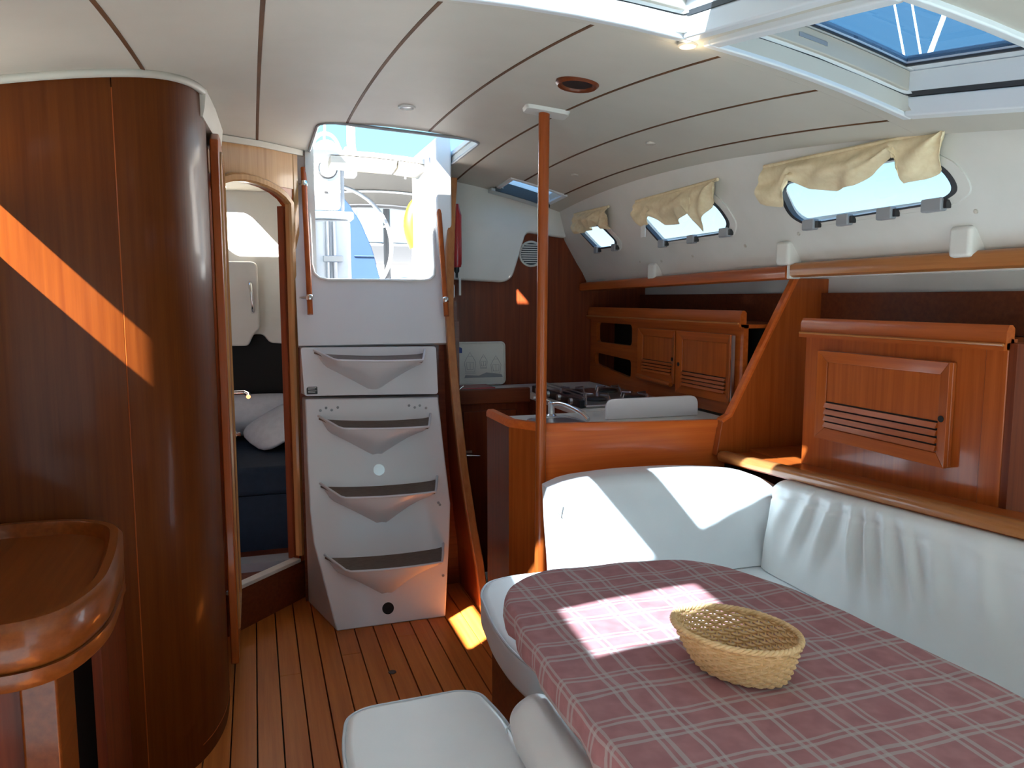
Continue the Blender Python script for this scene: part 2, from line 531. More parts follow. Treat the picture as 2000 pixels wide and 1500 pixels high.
def cbox(x0, x1, y0, y1, h0, h1, n=6):
    V, F = [], []
    for i in range(n + 1):
        x = x0 + (x1 - x0) * i / n
        for y, h in ((y0, h0), (y1, h0), (y1, h1), (y0, h1)):
            V.append((x, y, zc(x, y) + h))
    for i in range(n):
        for k in range(4):
            F.append((i * 4 + k, i * 4 + (k + 1) % 4, i * 4 + 4 + (k + 1) % 4, i * 4 + 4 + k))
    F += [(3, 2, 1, 0), tuple(n * 4 + k for k in range(4))]
    return V, F
def cbs(name, L, m, parent, bevel=0):
    V, F = [], []
    for b in L:
        v, f = cbox(*b); n = len(V); V += v; F += [tuple(i + n for i in q) for q in f]
    return obj(name, V, F, m, parent, bevel=bevel)
def ring(x0, x1, y0, y1, w, h0, h1):
    return [(x0 - w, x1 + w, y1, y1 + w, h0, h1), (x0 - w, x1 + w, y0 - w, y0, h0, h1), (x0 - w, x0, y0, y1, h0, h1), (x1, x1 + w, y0, y1, h0, h1)]

def hatch(key, label):
    x0, x1, y0, y1 = HAT[key]
    t = thing('skylight_hatch', label, 'hatch', ((x0 + x1) / 2, (y0 + y1) / 2, zc((x0 + x1) / 2, (y0 + y1) / 2)), 'deck hatches')
    cbs('frame', ring(x0, x1, y0, y1, .024, -.010, .030), 'hatchw', t, .004)
    cbs('seal', ring(x0, x1, y0, y1, .025, .0305, .040), 'greyd', t)  # dark ring put in for the shadow gap above the frame
    cbs('blind_cassette', [(x0, x1, y1 - .012, y1 + .02, .041, .082)], 'tan', t, .003)
    cbs('blind_cassette', [(x0, x1, y0 - .02, y0, .041, .082)], 'tan', t, .003)
    cbs('well_side', [(x0 - .02, x0, y0 - .02, y1 + .02, .041, .082)], 'hatchw', t)
    cbs('well_side', [(x1, x1 + .02, y0 - .02, y1 + .02, .041, .082)], 'hatchw', t)
    lf = cbs('lid_frame', ring(x0 + .022, x1 - .022, y0 + .022, y1 - .022, .034, .083, .105), 'hatchw', t, .003)
    cbs('gasket', ring(x0 + .026, x1 - .026, y0 + .026, y1 - .026, .005, .0815, .086), 'greyd', lf)
    cbs('pane', [(x0 + .022, x1 - .022, y0 + .022, y1 - .022, .092, .098)], 'acrylic', t)
    return t
hD = hatch('D', 'large deck hatch over the settee with white frame and tan blind cassette')
cbs('finger_pull', [(1.06, 1.13, HAT['D'][3] - .0145, HAT['D'][3] - .0125, .058, .066)], 'grey', hD)
hC = hatch('C', 'deck hatch next to the lit spotlight with a half drawn grey blind')
hB = hatch('B', 'deck hatch on the starboard side beside the chart table')
hA = hatch('A', 'small deck hatch forward on the starboard side')
bl_ = [(.124, .902), (.803, .902), (.803, 1.255), (.124, 1.085)]
V = [(x, y, zc(x, y) + h) for h in (.055, .058) for x, y in bl_]
obj('blind', V, [(3, 2, 1, 0), (4, 5, 6, 7), (0, 1, 5, 4), (1, 2, 6, 5), (2, 3, 7, 6), (3, 0, 4, 7)], 'grey', hC)
# small galley hatch
gh = thing('galley_hatch', 'small white hatch over the galley near the aft bulkhead', 'hatch', (1.265, 3.5, zc(1.265, 3.5)))
cbs('frame', ring(1.145, 1.385, 3.40, 3.60, .02, -.006, .04), 'hatchw', gh, .003)
cbs('rail', [(1.10, 1.40, 3.60, 3.66, -.022, -.007)], 'steel', gh, .003)
cbs('seal', [(1.12, 1.40, 3.595, 3.602, -.020, .03)], 'greyd', gh)
cbs('pane', [(1.145, 1.385, 3.40, 3.60, .045, .05)], 'glass', gh)

# spots, round vent
def spot(x, y, r, on, label):
    z = zc(x, y)
    t = thing('ceiling_spotlight', label, 'light', (x, y, z))
    lathe('bezel', [(r, .001), (r, -.004), (r * .8, -.007), (r * .72, -.004), (r * .72, .001)], (x, y, z), (0, 0, 1), 'lens' if not on else 'tan', t)
    lathe('lens', [(r * .71, 0.0), (r * .55, -.003), (0, -.004)], (x, y, z), (0, 0, 1), 'lampon' if on else 'lens', t)
    return t
spot(.503, 2.60, .029, False, 'unlit round spotlight on the deckhead before the companionway')
sp2 = spot(.848, 1.418, .021, True, 'lit warm spotlight on the deckhead beside the hatch frames')
pl = bpy.data.lights.new('spot_bulb', 'POINT'); pl.energy = 0.06; pl.color = (1, .8, .5); pl.shadow_soft_size = .015
po = bpy.data.objects.new('spot_bulb', pl); COL.objects.link(po); po.location = (.848, 1.418, zc(.848, 1.418) - .03); setpar(po, sp2)
vx, vy = .837, 1.953
vt = thing('round_vent', 'round varnished wooden vent ring in the deckhead near the pole', 'vent', (vx, vy, zc(vx, vy)))
lathe('ring', [(.058, .001), (.058, -.006), (.052, -.012), (.044, -.010), (.040, -.002), (.040, .001)], (vx, vy, zc(vx, vy)), (.1, 0, 1), M['dark_x'], vt)
lathe('bowl', [(.040, -.001), (.030, .004), (0, .008)], (vx, vy, zc(vx, vy) - .004), (.1, 0, 1), 'blackp', vt)

# small fittings on the deckhead
for (a, b) in ((1.275, 2.35), (1.30, 3.05)):
    q = lathe('ceiling_clip', [(.018, .002), (.016, -.005), (0, -.007)], (a, b, zc(a, b)), (0, 0, 1), 'tan', CE, 12)

# ================================================================== LEFT WOOD BULKHEAD
WL = struct('wall_left', 'curved glossy mahogany bulkhead panelling with a white top bead', 'wall')
plan = catmull([(-.80, 1.925), (-.66, 1.968), (-.51, 2.015), (-.437, 2.041), (-.369, 2.068), (-.305, 2.098), (-.25, 2.132), (-.203, 2.180), (-.165, 2.245), (-.138, 2.325), (-.122, 2.42), (-.118, 2.55)], 5)
si = min(range(len(plan)), key=lambda i: abs(plan[i][0] + .305))
def wallstrip(name, path, m, parent, z0=0.0, ztop=None, nz=10, solid=.02):
    V, F = [], []
    for p in path:
        zt = (ztop or (lambda x, y: zc(x, y) + .004))(p[0], p[1])
        for j in range(nz + 1):
            V.append((p[0], p[1], z0 + (zt - z0) * j / nz))
    for i in range(len(path) - 1):
        for j in range(nz):
            a = i * (nz + 1) + j
            F.append((a, a + nz + 1, a + nz + 2, a + 1))
    return obj(name, V, F, m, parent, smooth=60, solid=solid, solid_off=-1)
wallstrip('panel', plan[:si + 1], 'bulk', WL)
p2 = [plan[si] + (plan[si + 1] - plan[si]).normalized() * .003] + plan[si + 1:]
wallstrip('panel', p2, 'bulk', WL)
tube('panel_joint', [(plan[si][0] + .0013, plan[si][1] + .003, .02), (plan[si][0] + .0013, plan[si][1] + .003, 1.8)], .0022, 'mah_z', WL, 6)
bead = [(p[0] + .006, p[1] - .010, zc(p[0], p[1]) - .006) for p in plan]
tube('top_bead', bead, .011, 'ceil', WL, 8)
# straight part beside the open door, white moulding at its head
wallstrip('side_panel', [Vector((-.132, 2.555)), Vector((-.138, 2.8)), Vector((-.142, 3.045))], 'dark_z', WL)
sweep('head_moulding', [(-.035, -.075), (.0, -.075), (.006, -.05), (.012, .0), (-.03, .01)],
      [(-.118, 2.40, zc(-.12, 2.40)), (-.105, 2.7, zc(-.1, 2.7)), (-.095, 3.02, zc(-.1, 3.02))], 'ceil', WL)
tube('base_joint', [(p[0], p[1], .045) for p in plan[-18:]], .0014, 'mah_z', WL, 5)
# outboard starboard side with its portlight (sun comes in here)
WS = struct('wall_starboard', 'white starboard cabin side with a portlight', 'wall')
surf('liner', [(-1.2, 1.15), (2.02, 1.15), (2.02, 1.80), (-1.2, 1.80)], [rrect(1.50, 1.96, 1.50, 1.655, .04)],
     lambda u, v: (-.66, u, v), .25, 'gelw', WS, solid=.03, off=1)
surf('lower_liner', [(.10, 0), (2.02, 0), (2.02, 1.15), (.10, 1.15)], [], lambda u, v: (-.90, u, v), .5, 'mah_y', WS, solid=.03, off=1)
box('side_shelf', -.90, -.655, .10, 1.93, 1.12, 1.15, 'mah_y', WS)

WF = struct('wall_front', 'mahogany forward saloon bulkhead behind the viewer', 'wall')
box('board', -.95, .70, -1.24, -1.20, 0, 1.80, 'mah_z', WF)
# ================================================================== DOORWAY WALL + DOOR
A2 = Vector((-.14, 3.045)); B2 = Vector((.19, 3.39))
U2 = (B2 - A2).normalized(); LEN = (B2 - A2).length
N2 = Vector((-U2[1], U2[0]))          # pointing aft
def dw(u, z, n=0): q = A2 + U2 * u + N2 * n; return (q[0], q[1], z)
WD = struct('wall_doorway', 'angled mahogany wall with an arched doorway to the aft cabin', 'wall')
arch = [(.025, 1.700), (.05, 1.722), (.10, 1.738), (.16, 1.746), (.22, 1.745), (.28, 1.738), (.34, 1.724), (.385, 1.704), (.418, 1.676)]
hole = [(.025, .175), (.418, .175)] + arch[::-1]
outer = [(0, 0), (LEN, 0), (LEN, 1.92), (0, 1.92)]
surf('wall_board', outer, [hole], lambda u, v: dw(u, v), .2, M['trim'] if False else 'mah_z', WD, solid=.03, off=1 if False else -1)
hd = surf('head_board', [(0.0, 1.75), (LEN - .02, 1.75), (LEN - .02, 1.915), (0, 1.915)], [], lambda u, v: dw(u, v, -.004), .3, M['trim'], WD, solid=.004)
fa = [(.418, .20), (.418, 1.0), (.418, 1.62)] + [(a, b) for a, b in arch[::-1]]
sweep('arch_trim', [(-.016, -.006), (.016, -.006), (.016, .014), (.009, .022), (-.009, .022), (-.016, .014)],
      [dw(a, b + .012 if b > 1.66 else b, -.002) for a, b in fa], 'trim', WD, up=(-N2[0], -N2[1], 0))
box_v = [dw(LEN - .03, 0, -.006), dw(LEN, 0, -.006), dw(LEN, 1.91, -.006), dw(LEN - .03, 1.91, -.006), dw(LEN - .03, 0, .03), dw(LEN, 0, .03), dw(LEN, 1.91, .03), dw(LEN - .03, 1.91, .03)]
obj('door_post', box_v, [(0, 1, 2, 3), (7, 6, 5, 4), (0, 4, 5, 1), (1, 5, 6, 2), (2, 6, 7, 3), (3, 7, 4, 0)], 'trim', WD, bevel=.004)
obj('jamb', [dw(.418, .175, 0), dw(.418, .175, .06), dw(.418, 1.68, .06), dw(.418, 1.68, 0), dw(.43, .175, 0), dw(.43, .175, .06), dw(.43, 1.68, .06), dw(.43, 1.68, 0)],
    [(0, 1, 2, 3), (7, 6, 5, 4), (0, 4, 5, 1), (1, 5, 6, 2), (2, 6, 7, 3), (3, 7, 4, 0)], 'dark_z', WD)
sv = [dw(0, .166, -.008), dw(.42, .166, -.008), dw(.42, .166, .035), dw(0, .166, .035), dw(0, .182, -.008), dw(.42, .182, -.008), dw(.42, .182, .035), dw(0, .182, .035)]
obj('sill_strip', sv, [(3, 2, 1, 0), (4, 5, 6, 7), (0, 1, 5, 4), (1, 2, 6, 5), (2, 3, 7, 6), (3, 0, 4, 7)], 'gelw', WD, bevel=.003)
sb = [dw(0, 0.0, -.005), dw(LEN, 0.0, -.005), dw(LEN, 0.0, 0), dw(0, 0.0, 0), dw(0, .165, -.005), dw(LEN, .165, -.005), dw(LEN, .165, 0), dw(0, .165, 0)]
obj('sill_board', sb, [(3, 2, 1, 0), (4, 5, 6, 7), (0, 1, 5, 4), (1, 2, 6, 5), (2, 3, 7, 6), (3, 0, 4, 7)], 'dark_x', WD)
sweep('ceiling_bead', [(-.008, -.022), (.008, -.022), (.010, .0), (-.008, .0)], [dw(0, zc(*dw(0, 0)[:2]), -.008), dw(.25, zc(*dw(.25, 0)[:2]), -.008), dw(LEN + .02, zc(*dw(LEN, 0)[:2]), -.008)], 'ceil', WD)

# open door leaf folded back along the bulkhead
DO = struct('door_1', 'open mahogany door leaf with arched top and chrome lever', 'door', (-.112, 2.8, 0))
lp = [(2.58, .10), (3.02, .10), (3.02, 1.74), (2.99, 1.785), (2.93, 1.815), (2.80, 1.83), (2.68, 1.82), (2.61, 1.79), (2.58, 1.74)]
frame_prism('leaf', lp, (-.112, 0, 0), (0, 1, 0), (0, 0, 1), (1, 0, 0), .026, 'mah_z', DO, bevel=.005)
lp2 = [(2.63, .20), (2.97, .20), (2.97, 1.70), (2.92, 1.76), (2.80, 1.78), (2.69, 1.76), (2.63, 1.70)]
tube('leaf_moulding', [(-.086, a, b) for a, b in roundpoly(lp2, .02, 3)], .007, 'trim', DO, 6, True)
lev = tube('lever', [(-.086, 2.985, .955), (-.045, 2.985, .955), (-.030, 2.965, .95), (-.030, 2.93, .945)], .008, 'chrome', DO)
box('lock_plate', -.0865, -.0835, 2.968, 3.002, .90, 1.0, 'chrome', DO, .003)
lathe('knob', [(.012, 0), (.012, .008), (.007, .012), (.009, .022), (0, .024)], (-.086, 2.985, .80), (1, 0, 0), 'chrome', DO, 16)
lathe('upper_catch', [(.008, 0), (.008, .004), (0, .006)], (-.086, 2.985, 1.42), (1, 0, 0), 'chrome', DO, 12)
for z in (.36, 1.60):
    box('hinge', -.113, -.083, 3.018, 3.028, z - .045, z + .045, 'steel', DO, .002)

# ================================================================== AFT CABIN (seen through the doorway)
AC = struct('wall_aft_cabin', 'white moulded aft cabin shell beyond the arched doorway', 'wall')
box('transom', -1.3, .24, 4.70, 4.74, .0, 2.0, 'black', AC)
wp = roundpoly([(-1.3, 1.03), (-.06, 1.03), (-.01, 1.095), (.045, 1.095), (.08, 1.045), (.24, 1.03), (.24, 1.95), (-1.3, 1.95)], [0, .02, .02, .02, .02, 0, 0, 0], 4)
frame_prism('transom_moulding', wp, (0, 4.70, 0), (1, 0, 0), (0, 0, 1), (0, -1, 0), .04, 'gelw', AC, bevel=.01, seg=3)
box('cabin_side', .225, .26, 3.40, 4.72, 0, 1.95, 'gelw', AC)
box('cabin_outer_side', -1.33, -1.30, 2.0, 4.72, 0, 1.95, 'gelw', AC)
prism('cabin_sole', [(-1.3, 3.10), (-.160, 3.10), (.165, 3.435), (.22, 3.435), (.22, 4.70), (-1.3, 4.70)], -.05, .09, 'dark_x', AC)
box('cabin_step', -.3, .14, 3.50, 3.60, .09, .13, 'grey', AC)
surf('cabin_deckhead', [(-1.31, 3.44), (.26, 3.44), (.26, 4.74), (-1.31, 4.74)], [rrect(-.45, -.12, 4.36, 4.57, .03)], lambda x, y: (x, y, 1.90), .4, 'ceil', AC, solid=.04, off=1)
surf('cabin_deckhead', [(-1.31, 1.95), (-.70, 1.95), (-.14, 3.06), (.2, 3.42), (.2, 3.46), (-1.31, 3.46)], [], lambda x, y: (x, y, 1.95), .4, 'ceil', AC, solid=.04, off=1)
lk = thing('aft_cabin_locker', 'grey white moulded locker with a chrome grab handle in the aft cabin', 'locker', (-.2, 4.55, 1.03))
frame_prism('body', roundpoly([(-.6, 1.035), (-.035, 1.035), (-.005, 1.10), (.028, 1.13), (.028, 1.505), (-.6, 1.505)], [0, .02, .02, .02, .04, 0], 4), (0, 4.66, 0), (1, 0, 0), (0, 0, 1), (0, -1, 0), .10, 'gelw', lk, bevel=.012, seg=3)
tube('grab_handle', [(-.015, 4.56, 1.385), (-.015, 4.535, 1.375), (-.01, 4.525, 1.33), (-.006, 4.525, 1.28), (-.004, 4.535, 1.235), (-.006, 4.56, 1.225)], [.012, .012, .009, .009, .012, .012], 'chrome', lk)
bd = thing('aft_cabin_bed', 'dark navy berth mattress in the aft cabin', 'bed', (-.5, 4.2, .09))
box('base', -1.25, .215, 3.80, 4.69, .09, .36, 'navy', bd)
prism('mattress', rrect(-1.25, .21, 3.78, 4.685, .06), .361, .50, 'navy', bd, bevel=.03, seg=3)
def pillow(name, c, sx, sy, sz, rot, label, m='pillow', grp=None):
    V, F = [], []
    nu, nv = 20, 12
    Rm = Matrix.Rotation(rot[2], 3, 'Z') @ Matrix.Rotation(rot[1], 3, 'Y') @ Matrix.Rotation(rot[0], 3, 'X')
    for i in range(nv + 1):
        ph = math.pi * i / nv - math.pi / 2
        for j in range(nu):
            th = 2 * math.pi * j / nu
            sg = lambda v, p: math.copysign(abs(v) ** p, v)
            x = sg(math.cos(ph), .7) * sg(math.cos(th), .55); y = sg(math.cos(ph), .7) * sg(math.sin(th), .55)
            z = math.sin(ph) * (1 - .55 * max(abs(x), abs(y)) ** 4)
            V.append(Vector(c) + Rm @ Vector((x * sx, y * sy, z * sz)))
    for i in range(nv):
        for j in range(nu):
            F.append((i * nu + j, i * nu + (j + 1) % nu, (i + 1) * nu + (j + 1) % nu, (i + 1) * nu + j))
    o = obj(name, V, F, m, None, smooth=80)
    return tag(o, label, 'pillow', grp)
pillow('pillow', (-.06, 4.60, .64), .36, .12, .085, (math.radians(75), 0, 0), 'long white pillow leaning on the aft cabin transom')
pillow('pillow', (.10, 4.32, .612), .17, .20, .05, (math.radians(10), math.radians(-28), math.radians(15)), 'white pillow tilted on the navy mattress')
pillow('pillow', (-.30, 4.32, .598), .18, .16, .05, (math.radians(8), math.radians(22), math.radians(-10)), 'white pillow half hidden behind the door edge')

# ================================================================== COMPANIONWAY BULKHEAD + LADDER
def LP(x, z, n=0.0): return (x, 2.96 + .27 * z - n, z)
CB = struct('wall_companionway', 'white gelcoat bulkhead around the open companionway', 'wall')
uo = [(.168, 1.108), (.792, 1.108), (.805, 1.93), (.770, 1.93), (.762, 1.44), (.755, 1.40), (.735, 1.383), (.70, 1.378),
      (.30, 1.378), (.265, 1.385), (.245, 1.405), (.237, 1.44), (.238, 1.93), (.168, 1.93)]
surf('bulkhead', uo, [], lambda x, z: LP(x, z, .0), .15, 'gel', CB, solid=.035, off=-1)
gk = [(.238, 1.90), (.237, 1.44), (.245, 1.405), (.265, 1.385), (.30, 1.378), (.70, 1.378), (.735, 1.383), (.755, 1.40), (.762, 1.44), (.770, 1.88)]
tube('gasket', [LP(a, b, .003) for a, b in gk], .006, 'lens', CB, 6)
box('lower_backing', .17, .86, 3.31, 3.34, 0, 1.2, 'dark_x', CB)
box('engine_box', .24, .86, 3.345, 3.70, 0, 1.29, 'dark_x', CB)
# companionway cheeks and slider outside
box('cheek', .16, .237, 3.50, 3.90, 1.36, 2.02, 'deck', CB, .01)
box('cheek', .775, .845, 3.36, 3.90, 1.36, 2.00, 'deck', CB, .01)
box('bridge', .16, .86, 3.37, 3.90, 1.30, 1.365, 'deck', CB, .01)

LD = thing('companionway_ladder', 'white moulded companionway steps with four pocket treads', 'ladder', (.47, 3.0, 0))
# upper module
up = [(.184, .905), (.733, .893), (.739, 1.095), (.184, 1.102)]
frame = roundpoly([(.176, 1.100), (.742, 1.094), (.737, .893), (.183, .906)], .012, 3)
def ladder_body(name, fpts, xl, xr, yb, m):
    n = len(fpts); V = [LP(*p) for p in fpts]
    cx = .46
    for (x, z) in fpts: V.append((xl if x < cx else xr, yb, z))
    F = [tuple(range(n))[::-1], tuple(range(n, 2 * n))] + [(i, (i + 1) % n, (i + 1) % n + n, i + n) for i in range(n)]
    return obj(name, V, F, m, LD, bevel=.007, seg=3)
ladder_body('upper_plate', frame, .175, .745, 3.305, 'gel')
low = [(.184, .893), (.735, .880), (.744, .68), (.757, .44), (.742, .30), (.728, .20), (.702, 0.0), (.265, 0.0), (.191, .34), (.183, .455), (.182, .65)]
ladder_body('lower_plate', low, .178, .762, 3.30, 'gel')

def step(zl, zr, xl, xr, zapex, xa, front, i):
    pr = .13
    n = 28
    R_, Vv, Bk = [], [], []
    for k in range(n + 1):
        u = k / n
        # rim in plan: corner -> slanted side -> curved front -> slanted side -> corner
        if u < .16: s = u / .16; x = xl + .075 * s; pd = pr * s * .92
        elif u > .86: s = (1 - u) / .14; x = xr - .035 * s; pd = pr * s * .92
        else:
            s = (u - .16) / .70
            x = xl + .075 + (xr - .035 - xl - .075) * s
            pd = pr * (.92 + .32 * s * (1 - s))
        zb = zl + (zr - zl) * (x - xl) / (xr - xl)
        drop = .037 * pd / pr
        z = zb - drop
        R_.append(Vector(LP(x, z, pd)))
        # V shaped root on the plate
        if x < xa: t = (x - xl) / (xa - xl)
        else: t = (xr - x) / (xr - xa)
        t = max(0, min(1, t))
        zv = zb - .045 - (zb - .045 - zapex) * (1 - (1 - t) ** 1.25 if False else t ** 1.0) * 1.0
        zv = zb - (.05 * min(1, t * 6)) - (zb - .05 - zapex) * (t ** 1.15)
        if t > .9: zv += (t - .9) ** 2 * 1.6
        Vv.append(Vector(LP(x, zv, .001)))
        Bk.append(Vector(LP(x, zb - .012 * 4 * u * (1 - u), .001)))
    rows = 5
    V, F = [], []
    for k in range(n + 1):
        for r in range(rows + 1):
            t = r / rows
            p = R_[k].lerp(Vv[k], t)
            bulge = .022 * math.sin(math.pi * t) * min(1, 6 * k / n, 6 * (1 - k / n))
            p = p + Vector((0, -bulge, -.2 * bulge))
            V.append(p)
    for k in range(n):
        for r in range(rows):
            a = k * (rows + 1) + r
            F.append((a, a + 1, a + rows + 2, a + rows + 1))
    st = obj('step', V, F, 'gel', LD, smooth=55)
    tube('rim', R_, .005, 'gel', st, 8)
    # recessed tread
    off = Vector((0, 0, -.012))
    V = [p + Vector((0, .016 * min(1, 5 * i / n, 5 * (1 - i / n)), .004 - .0)) + off for i, p in enumerate(R_)] + [p + off for p in Bk]
    F = [(k, k + 1, n + 2 + k, n + 1 + k) for k in range(n)]
    obj('tread', V, F, 'tread', st, solid=.004)
    # inner wall of rim
    V = list(R_) + [p + Vector((0, .003, -.013)) for p in R_]
    return st
step(1.090, 1.080, .228, .692, .911, .465, 0, 0)
step(.826, .812, .234, .698, .649, .460, 0, 1)
step(.562, .556, .228, .708, .378, .465, 0, 2)
step(.290, .286, .232, .715, .106, .470, 0, 3)
for (a, b) in ((.243, .846), (.266, .855), (.288, .846), (.313, .855), (.608, .850), (.632, .841), (.654, .848), (.680, .837), (.705, .449), (.711, .440), (.704, .160)):
    q = LP(a, b, 0.0)
    sc = lathe('screw', [(.0055, 0), (.0055, .002), (.004, .0035), (0, .0035)], q, (0, -1, .27), 'grey', LD, 10)
lathe('blank_plug', [(.0235, 0), (.0235, .002), (0, .0025)], LP(.466, .598), (0, -1, .27), 'steel', LD, 24)
lathe('hose_hole', [(.0235, 0), (.0235, .0015), (0, .0015)], LP(.470, .061), (0, -1, .27), 'black', LD, 24)
sk = frame_prism('sticker', roundpoly([(.192, .912), (.235, .912), (.235, .942), (.198, .942), (.192, .936)], .003, 2), LP(0, 0, .001), (1, 0, 0), (0, .27, 1), (0, -1, 0), .001, 'blackp', LD)
for k, z in enumerate((.919, .924, .932, .937)):
    frame_prism('sticker_line', [(.198, z), (.231 if k % 2 else .226, z), (.231 if k % 2 else .226, z + .0018), (.198, z + .0018)], LP(0, 0, .0021), (1, 0, 0), (0, .27, 1), (0, -1, 0), .0003, 'lens', sk)

def grab(x, y0, z0, z1, side, label):
    t = thing('grab_rail', label, 'rail', (x, y0, z0))
    f = lambda z: (x, 2.96 + .27 * z - .045, z)
    tube('rod', [f(z0), f(z1)], .0115, 'trim_y' if False else 'mah_z', t, 14)
    for z in (z0 + .068, z1 - .068):
        p = Vector(f(z))
        lathe('collar', [(.0135, -.011), (.015, -.009), (.015, .009), (.0135, .011)], p, (0, .27, 1), 'chrome', t, 16)
        tube('standoff', [p, p + Vector((side * .024, .02, 0)), p + Vector((side * .035, .046, 0))], .0055, 'chrome', t, 8)
grab(.218, 3.36, 1.235, 1.845, -1, 'wooden grab rail with chrome brackets beside the arched doorway')
grab(.788, 3.36, 1.225, 1.80, 1, 'wooden grab rail with chrome brackets on the galley side')

# partition between steps and galley
WPt = struct('wall_partition', 'narrow partition with varnished edge beside the companionway steps', 'wall')
pk = [(0, .865), (.20, .855), (.34, .838), (.58, .818), (.85, .806), (1.10, .803), (1.26, .806), (1.5, .828), (1.70, .85), (1.84, .868)]
pk = [(float(a), float(b)) for a, b in pk]
def loft_part(name, dx0, dx1, yf, yb, m, zr=(0, 9)):
    V, F = [], []
    q = [p for p in pk if zr[0] <= p[0] <= zr[1]]
    for z, x in q:
        y0 = 2.96 + .27 * z + yf; y1 = yb if yb > 1 else y0 + yb
        V += [(x + dx0, y0, z), (x + dx1, y0, z), (x + dx1, y1, z), (x + dx0, y1, z)]
    n = len(q)
    for i in range(n - 1):
        for k in range(4):
            F.append((i * 4 + k, i * 4 + (k + 1) % 4, i * 4 + 4 + (k + 1) % 4, i * 4 + 4 + k))
    F += [(3, 2, 1, 0), tuple((n - 1) * 4 + k for k in range(4))]
    return obj(name, V, F, m, WPt, bevel=.006 if 'edge' in name else 0, seg=3)
loft_part('edge_trim', -.017, .020, -.035, .03, 'trim_z')
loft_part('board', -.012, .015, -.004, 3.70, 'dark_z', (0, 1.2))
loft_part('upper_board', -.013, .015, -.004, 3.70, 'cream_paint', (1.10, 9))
ex = thing('fire_extinguisher', 'slim red extinguisher tucked behind the partition edge', 'extinguisher', (.90, 3.50, 1.42))
lathe('cylinder', [(.0, 0), (.02, .004), (.024, .02), (.024, .24), (.015, .27), (.012, .29)], (.895, 3.48, 1.44), (0, 0, 1), 'red', ex, 18)
lathe('valve', [(.012, 0), (.012, .02), (.006, .03), (.006, .05)], (.895, 3.48, 1.445), (0, 0, -1), 'blackp', ex, 12)
box('bracket', .870, .895, 3.475, 3.485, 1.5, 1.52, 'blackp', ex)
hk = box('white_strap', .955, .966, 3.672, 3.676, 1.315, 1.40, 'lens', None, .001)
tag(hk, 'short white strap hanging below the white moulding in the galley', 'strap')

# ================================================================== GALLEY AFT WALL
WB = struct('wall_back', 'dark mahogany aft galley bulkhead under white moulding', 'wall')
frame_prism('bulkhead_board', [(.82, 0), (2.03, 0), (2.03, 1.5), (1.68, 1.5), (1.55, 1.60), (1.50, 1.74), (1.50, 1.95), (.82, 1.95)], (0, 3.72, 0), (1, 0, 0), (0, 0, 1), (0, 1, 0), .03, 'dark_z', WB)
wm = roundpoly([(.86, 1.395), (1.19, 1.379), (1.235, 1.405), (1.306, 1.630), (1.520, 1.605), (1.56, 1.95), (.86, 1.95)], [0, .025, .025, .03, 0, 0, 0], 5)
frame_prism('white_moulding', wm, (0, 3.72, 0), (1, 0, 0), (0, 0, 1), (0, -1, 0), .045, 'gelw', WB, bevel=.012, seg=3)
vn = thing('round_vent_grille', 'round white slatted vent on the dark galley bulkhead', 'vent', (1.345, 3.70, 1.525))
lathe('rim', [(.066, 0), (.066, .008), (.060, .012), (.056, .008), (.056, .004)], (1.345, 3.7185, 1.525), (0, -1, 0), 'gelw', vn, 32)
lathe('back', [(.055, 0), (.055, .0052), (0, .0052)], (1.345, 3.7185, 1.525), (0, -1, 0), 'greyd', vn, 32)  # dark colour stands in for the shade between the slats
for k in range(9):
    z = 1.525 - .044 + k * .011
    h = math.sqrt(max(.0005, .055 ** 2 - (z - 1.525) ** 2))
    box('slat', 1.345 - h, 1.345 + h, 3.7055, 3.7130, z - .0026, z + .0026, 'gelw', vn)

# tray with printed lanterns
ty = 3.665
TR = thing('printed_tray', 'cream tray printed with lanterns and a blue emblem leaning on the galley bulkhead', 'tray', (1.05, ty, .865))
frame_prism('tray_board', rrect(.905, 1.200, .868, 1.085, .022), (0, ty, 0), (1, 0, 0), (0, .03, 1), (0, 1, 0), .012, 'tray', TR, bevel=.003)
tube('tray_rim', [(a, ty - .002 + .03 * b, b) for a, b in rrect(.909, 1.196, .872, 1.081, .02)], .005, 'tray', TR, 6, True)
tyf = lambda b: ty + .03 * b - .0012
def flat(name, pts, m):
    frame_prism(name, pts, (0, ty - .0012, 0), (1, 0, 0), (0, .03, 1), (0, 1, 0), .001, m, TR)
flat('blue_emblem', roundpoly([(.918, 1.030), (.975, 1.030), (.975, 1.055), (.945, 1.066), (.918, 1.052)], .004, 2), 'bluep')
def lantern(cx, zb, s, name='lantern_print'):
    L = [[(cx - .022 * s, zb), (cx - .028 * s, zb + .045 * s), (cx - .012 * s, zb + .075 * s), (cx + .012 * s, zb + .075 * s), (cx + .028 * s, zb + .045 * s), (cx + .022 * s, zb), (cx - .022 * s, zb)],
         [(cx - .015 * s, zb + .012 * s), (cx - .018 * s, zb + .045 * s), (cx + .018 * s, zb + .045 * s), (cx + .015 * s, zb + .012 * s), (cx - .015 * s, zb + .012 * s)],
         [(cx - .010 * s, zb + .076 * s), (cx, zb + .094 * s), (cx + .010 * s, zb + .076 * s)],
         [(cx - .026 * s, zb - .006 * s), (cx + .026 * s, zb - .006 * s)], [(cx, zb + .014 * s), (cx, zb + .042 * s)]]
    V, F = [], []
    for l in L:
        v, f = tubev([(a, tyf(b), b) for a, b in l], .0010, 4); n = len(V); V += v; F += [tuple(i + n for i in q) for q in f]
    obj(name, V, F, 'print', TR)
lantern(1.015, .935, 1.05); lantern(1.15, .925, .95); lantern(1.085, .955, .7)
